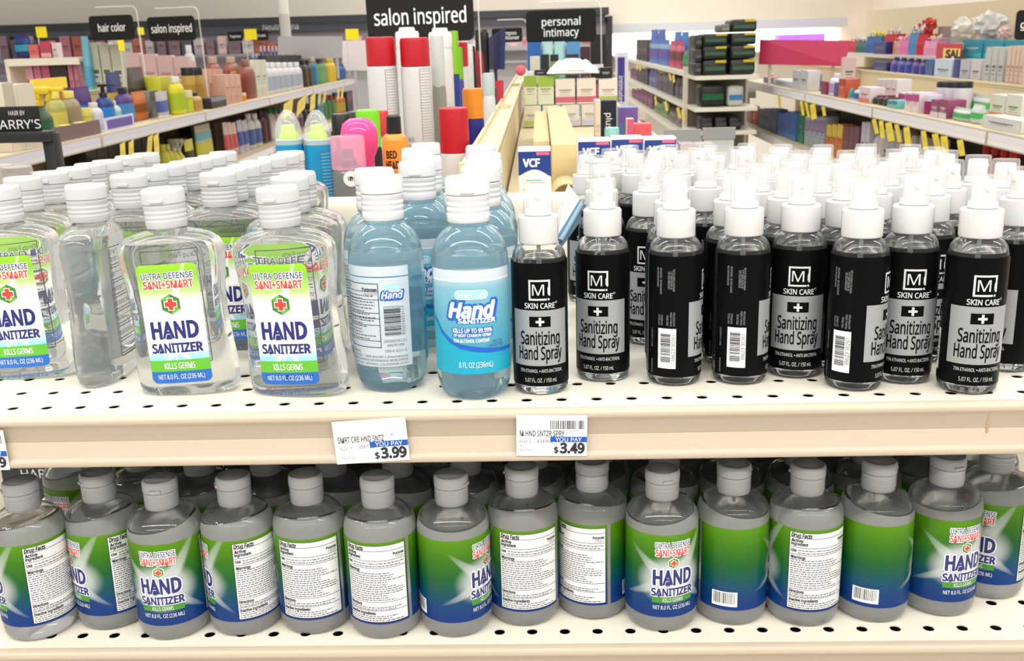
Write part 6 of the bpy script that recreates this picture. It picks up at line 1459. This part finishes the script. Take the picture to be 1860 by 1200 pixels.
run(xpost, za[0], -1, 'of the black-pack unit', 0, [
    (1156, 1176, 72, 3, 'carton', ((84, 66, 76), (60, 46, 56), (150, 130, 140)), 'plum grey carton on the upper side shelf', .05),
    (1178, 1213, 72, 2, 'pouch', ((84, 120, 206), (110, 84, 176), (150, 190, 226)), 'blue violet pouch on the upper side shelf', .05),
    (1214, 1238, 74, 2, 'pouch', ((206, 50, 96), (110, 60, 50), (226, 120, 150)), 'crimson pouch on the upper side shelf', .05),
    (1239, 1254, 92, 2, 'pouch', ((44, 140, 96), (70, 160, 130)), 'green pouch on the upper side shelf', .05),
    (1180, 1206, 54, 2, 'pouch', ((90, 130, 214), (130, 110, 190)), 'blue pack of the taller rear row', .22),
    (1222, 1248, 58, 2, 'pouch', ((76, 140, 220), (60, 110, 196)), 'sky blue pack of the taller rear row', .22),
], 'packs on the upper side shelf', .08)
run(xpost, za[1], -1, 'on the middle side shelf', 0, [
    (1145, 1158, 125, 2, 'carton', ((126, 76, 110), (150, 100, 130)), 'mauve carton', .05), (1159, 1177, 126, 3, 'carton', ((56, 54, 60), (84, 80, 86)), 'charcoal carton', .05),
    (1178, 1192, 126, 2, 'pouch', ((110, 100, 166), (140, 130, 186)), 'violet pouch', .05), (1193, 1224, 136, 3, 'carton', ((70, 66, 74), (110, 104, 106)), 'dark grey carton', .05), (1225, 1250, 142, 3, 'pouch', ((64, 54, 54), (96, 84, 80)), 'brown black pouch', .05)], 'packs on the middle side shelf', .08, hmax=za[0]-za[1]-.036)
run(xpost, za[2], -1, 'on the lowest side shelf', 0, [
    (1146, 1184, 162, 5, 'pouch', ((124, 70, 100), (150, 90, 120)), 'plum pink pack', .05), (1186, 1212, 186, 2, 'pouch', ((136, 160, 110), (96, 140, 80)), 'leaf green pack', .05), (1213, 1236, 204, 2, 'pouch', ((140, 130, 116), (120, 110, 100)), 'grey brown pack', .05)], 'packs on the lowest side shelf', .08, hmax=za[1]-za[2]-.036)
tags(xpost, -1, [(1155, 1158, 116, 122), (1160, 1163, 117, 123), (1214, 1218, 128, 138), (1221, 1225, 130, 142)], za[0]-.03, 'on the black-pack unit', YT, R(-10))
tags(xpost, -1, [(1188, 1192, 170, 184), (1206, 1211, 178, 194), (1228, 1234, 186, 204), (1237, 1242, 190, 208)], za[1]-.03, 'lower on the black-pack unit', YT, R(-10))

# ================================================================= far beauty wall
DK = mat('valance_black', (.03, .032, .036), .4); GRY = cm(150, 152, 156)
wv = empty('wall_fixture', 'dark valance and counters of the far beauty wall', 'wall fixture', (0, 0, 0))
Yw = 15.6
def wz(px, py, Y=Yw): return onY(px, py, Y)
ob('valance_top', boxm('valance_top', -9.6, wz(1106, 40).x, Yw, 16.55, wz(500, 44).z, wz(500, 31).z, DK), wv)
ob('valance_face', boxm('valance_face', -9.6, wz(1100, 40).x, Yw+.12, 16.55, wz(500, 58).z, wz(500, 44).z, mat('valance_grey', srgb(96, 100, 110), .25, .4)), wv)
ob('under_panel', boxm('under_panel', -9.6, wz(1104, 40).x, Yw+.25, 16.5, .1, wz(500, 58).z, cm(196, 190, 196)), wv)
ob('end_panel', boxm('end_panel', wz(1102, 40).x, wz(1109, 40).x, Yw-.4, 16.55, .05, wz(1105, 30).z, mat('end_black', (.02, .02, .022), .5)), wv)
ob('mid_shelf', boxm('mid_shelf', -9.6, wz(1090, 40).x, Yw-.12, Yw+.2, wz(500, 96).z-.03, wz(500, 96).z, GRY), wv)
ob('low_shelf', boxm('low_shelf', -9.6, wz(1090, 40).x, Yw-.12, Yw+.2, wz(500, 122).z-.03, wz(500, 122).z, GRY), wv)
t = Art(); t.text('Neutrogena', 0, 0, .085, WHT, 1, w=.56, bold=.02); pn = wz(506, 48)
ob('lettering', t.build('lettering', lambda u, v, hh: (pn.x+u, Yw+.118-hh, pn.z+v), smooth=False), wv)
q = random.Random(4); k = 0
for px0 in range(2, 1080, 22):
    w = q.choice((14, 18, 20)); c = q.choice(((226, 176, 186), (236, 206, 206), (206, 130, 140), (190, 110, 90), (150, 120, 130), (232, 220, 220), (90, 90, 110), (206, 190, 196)))
    if 505 < px0 < 560: c = (60, 60, 66)
    A_, B_ = wz(px0, 72), wz(px0+w, 72); zb = wz(500, 96).z
    stand('carton', B_.x-A_.x, .12, max(.08, wz(px0, q.choice((66, 70, 74, 78))).z-zb), (c, tuple(min(255, int(v*1.08)) for v in c), tuple(int(v*.6) for v in c)), ((A_.x+B_.x)/2, Yw-.02, zb+.001), 0,
          'cosmetics block on the far beauty wall, %s along its counter' % ('%s' % ORD[k] if k < 18 else ('%s past the salon sign' % ORD[k-18] if k < 36 else '%s toward the dark end panel' % ORD[k-36])), 'cosmetics displays on the far wall', k); k += 1
lb = empty('light_box', 'bright white lit shelf header on the back wall beyond the dark end panel', 'light box', (0, 0, 0))
LIT = mat('lit_white', (.9, .9, .9), .5, emit=(1, .98, .96), es=2.2)
ob('lit_panel', boxm('lit_panel', wz(1112, 60).x, wz(1550, 60).x, 16.3, 16.5, wz(1300, 96).z, wz(1300, 58).z, LIT), lb)
ob('header_strip', boxm('header_strip', wz(1112, 60).x, wz(1560, 60).x, 16.2, 16.55, wz(1300, 55).z, wz(1300, 38).z, cm(206, 208, 214)), lb)
ob('lit_shelf', boxm('lit_shelf', wz(1112, 60).x, wz(1550, 60).x, 16.1, 16.5, wz(1300, 99).z, wz(1300, 96.5).z, CREAM), lb)
ob('lower_panel', boxm('lower_panel', wz(1112, 60).x, wz(1550, 60).x, 16.45, 16.55, .1, wz(1300, 99).z, cm(226, 220, 206)), lb)
vl = empty('light_strip', 'purple lit strip above the magenta board', 'light strip', (0, 0, 0))
ob('lit_strip', boxm('lit_strip', wz(1425, 66).x, wz(1506, 66).x, 15.9, 16.0, wz(1460, 74).z, wz(1460, 63).z, mat('purple_glow', (.3, .1, .8), .5, emit=(.42, .16, 1), es=1.0)), vl)
ob('strip_housing', boxm('strip_housing', wz(1425, 66).x-.05, wz(1506, 66).x+.05, 16.005, 16.29, wz(1460, 76).z, wz(1460, 62).z, cm(206, 200, 214)), vl)
rw = empty('wall_fixture', 'pale grey valance along the side wall above the gift bags', 'wall fixture', (0, 0, 0))
XV = XWR-.32; za_, zb_ = onX(1640, 27, XV).z, onX(1640, 47, XV).z
ob('valance', boxm('valance', XV, XWR-.002, 6.0, 15.8, min(za_, zb_), max(za_, zb_), cm(206, 208, 216)), rw)
ob('fixture_panel', boxm('fixture_panel', XV+.2, XWR-.002, 6.0, 15.8, .1, min(za_, zb_), cm(228, 214, 190)), rw)
# white round pole in the middle of the store
pp = onY(519, 60, 10.5)
po = empty('pole', 'round white pole rising behind the hair aisle', 'pole', (pp.x, 10.5, 0))
ob('shaft', lathe('shaft', [(.052, 0), (.052, 4.1)], cm(226, 222, 214), 24), po)
ob('sleeve', lathe('sleeve', [(.054, 0), (.054, onY(519, 26, 10.5).z), (.053, onY(519, 26, 10.5).z+.004)], cm(190, 186, 182), 24, cap=False), po)
bpy.context.view_layer.update()
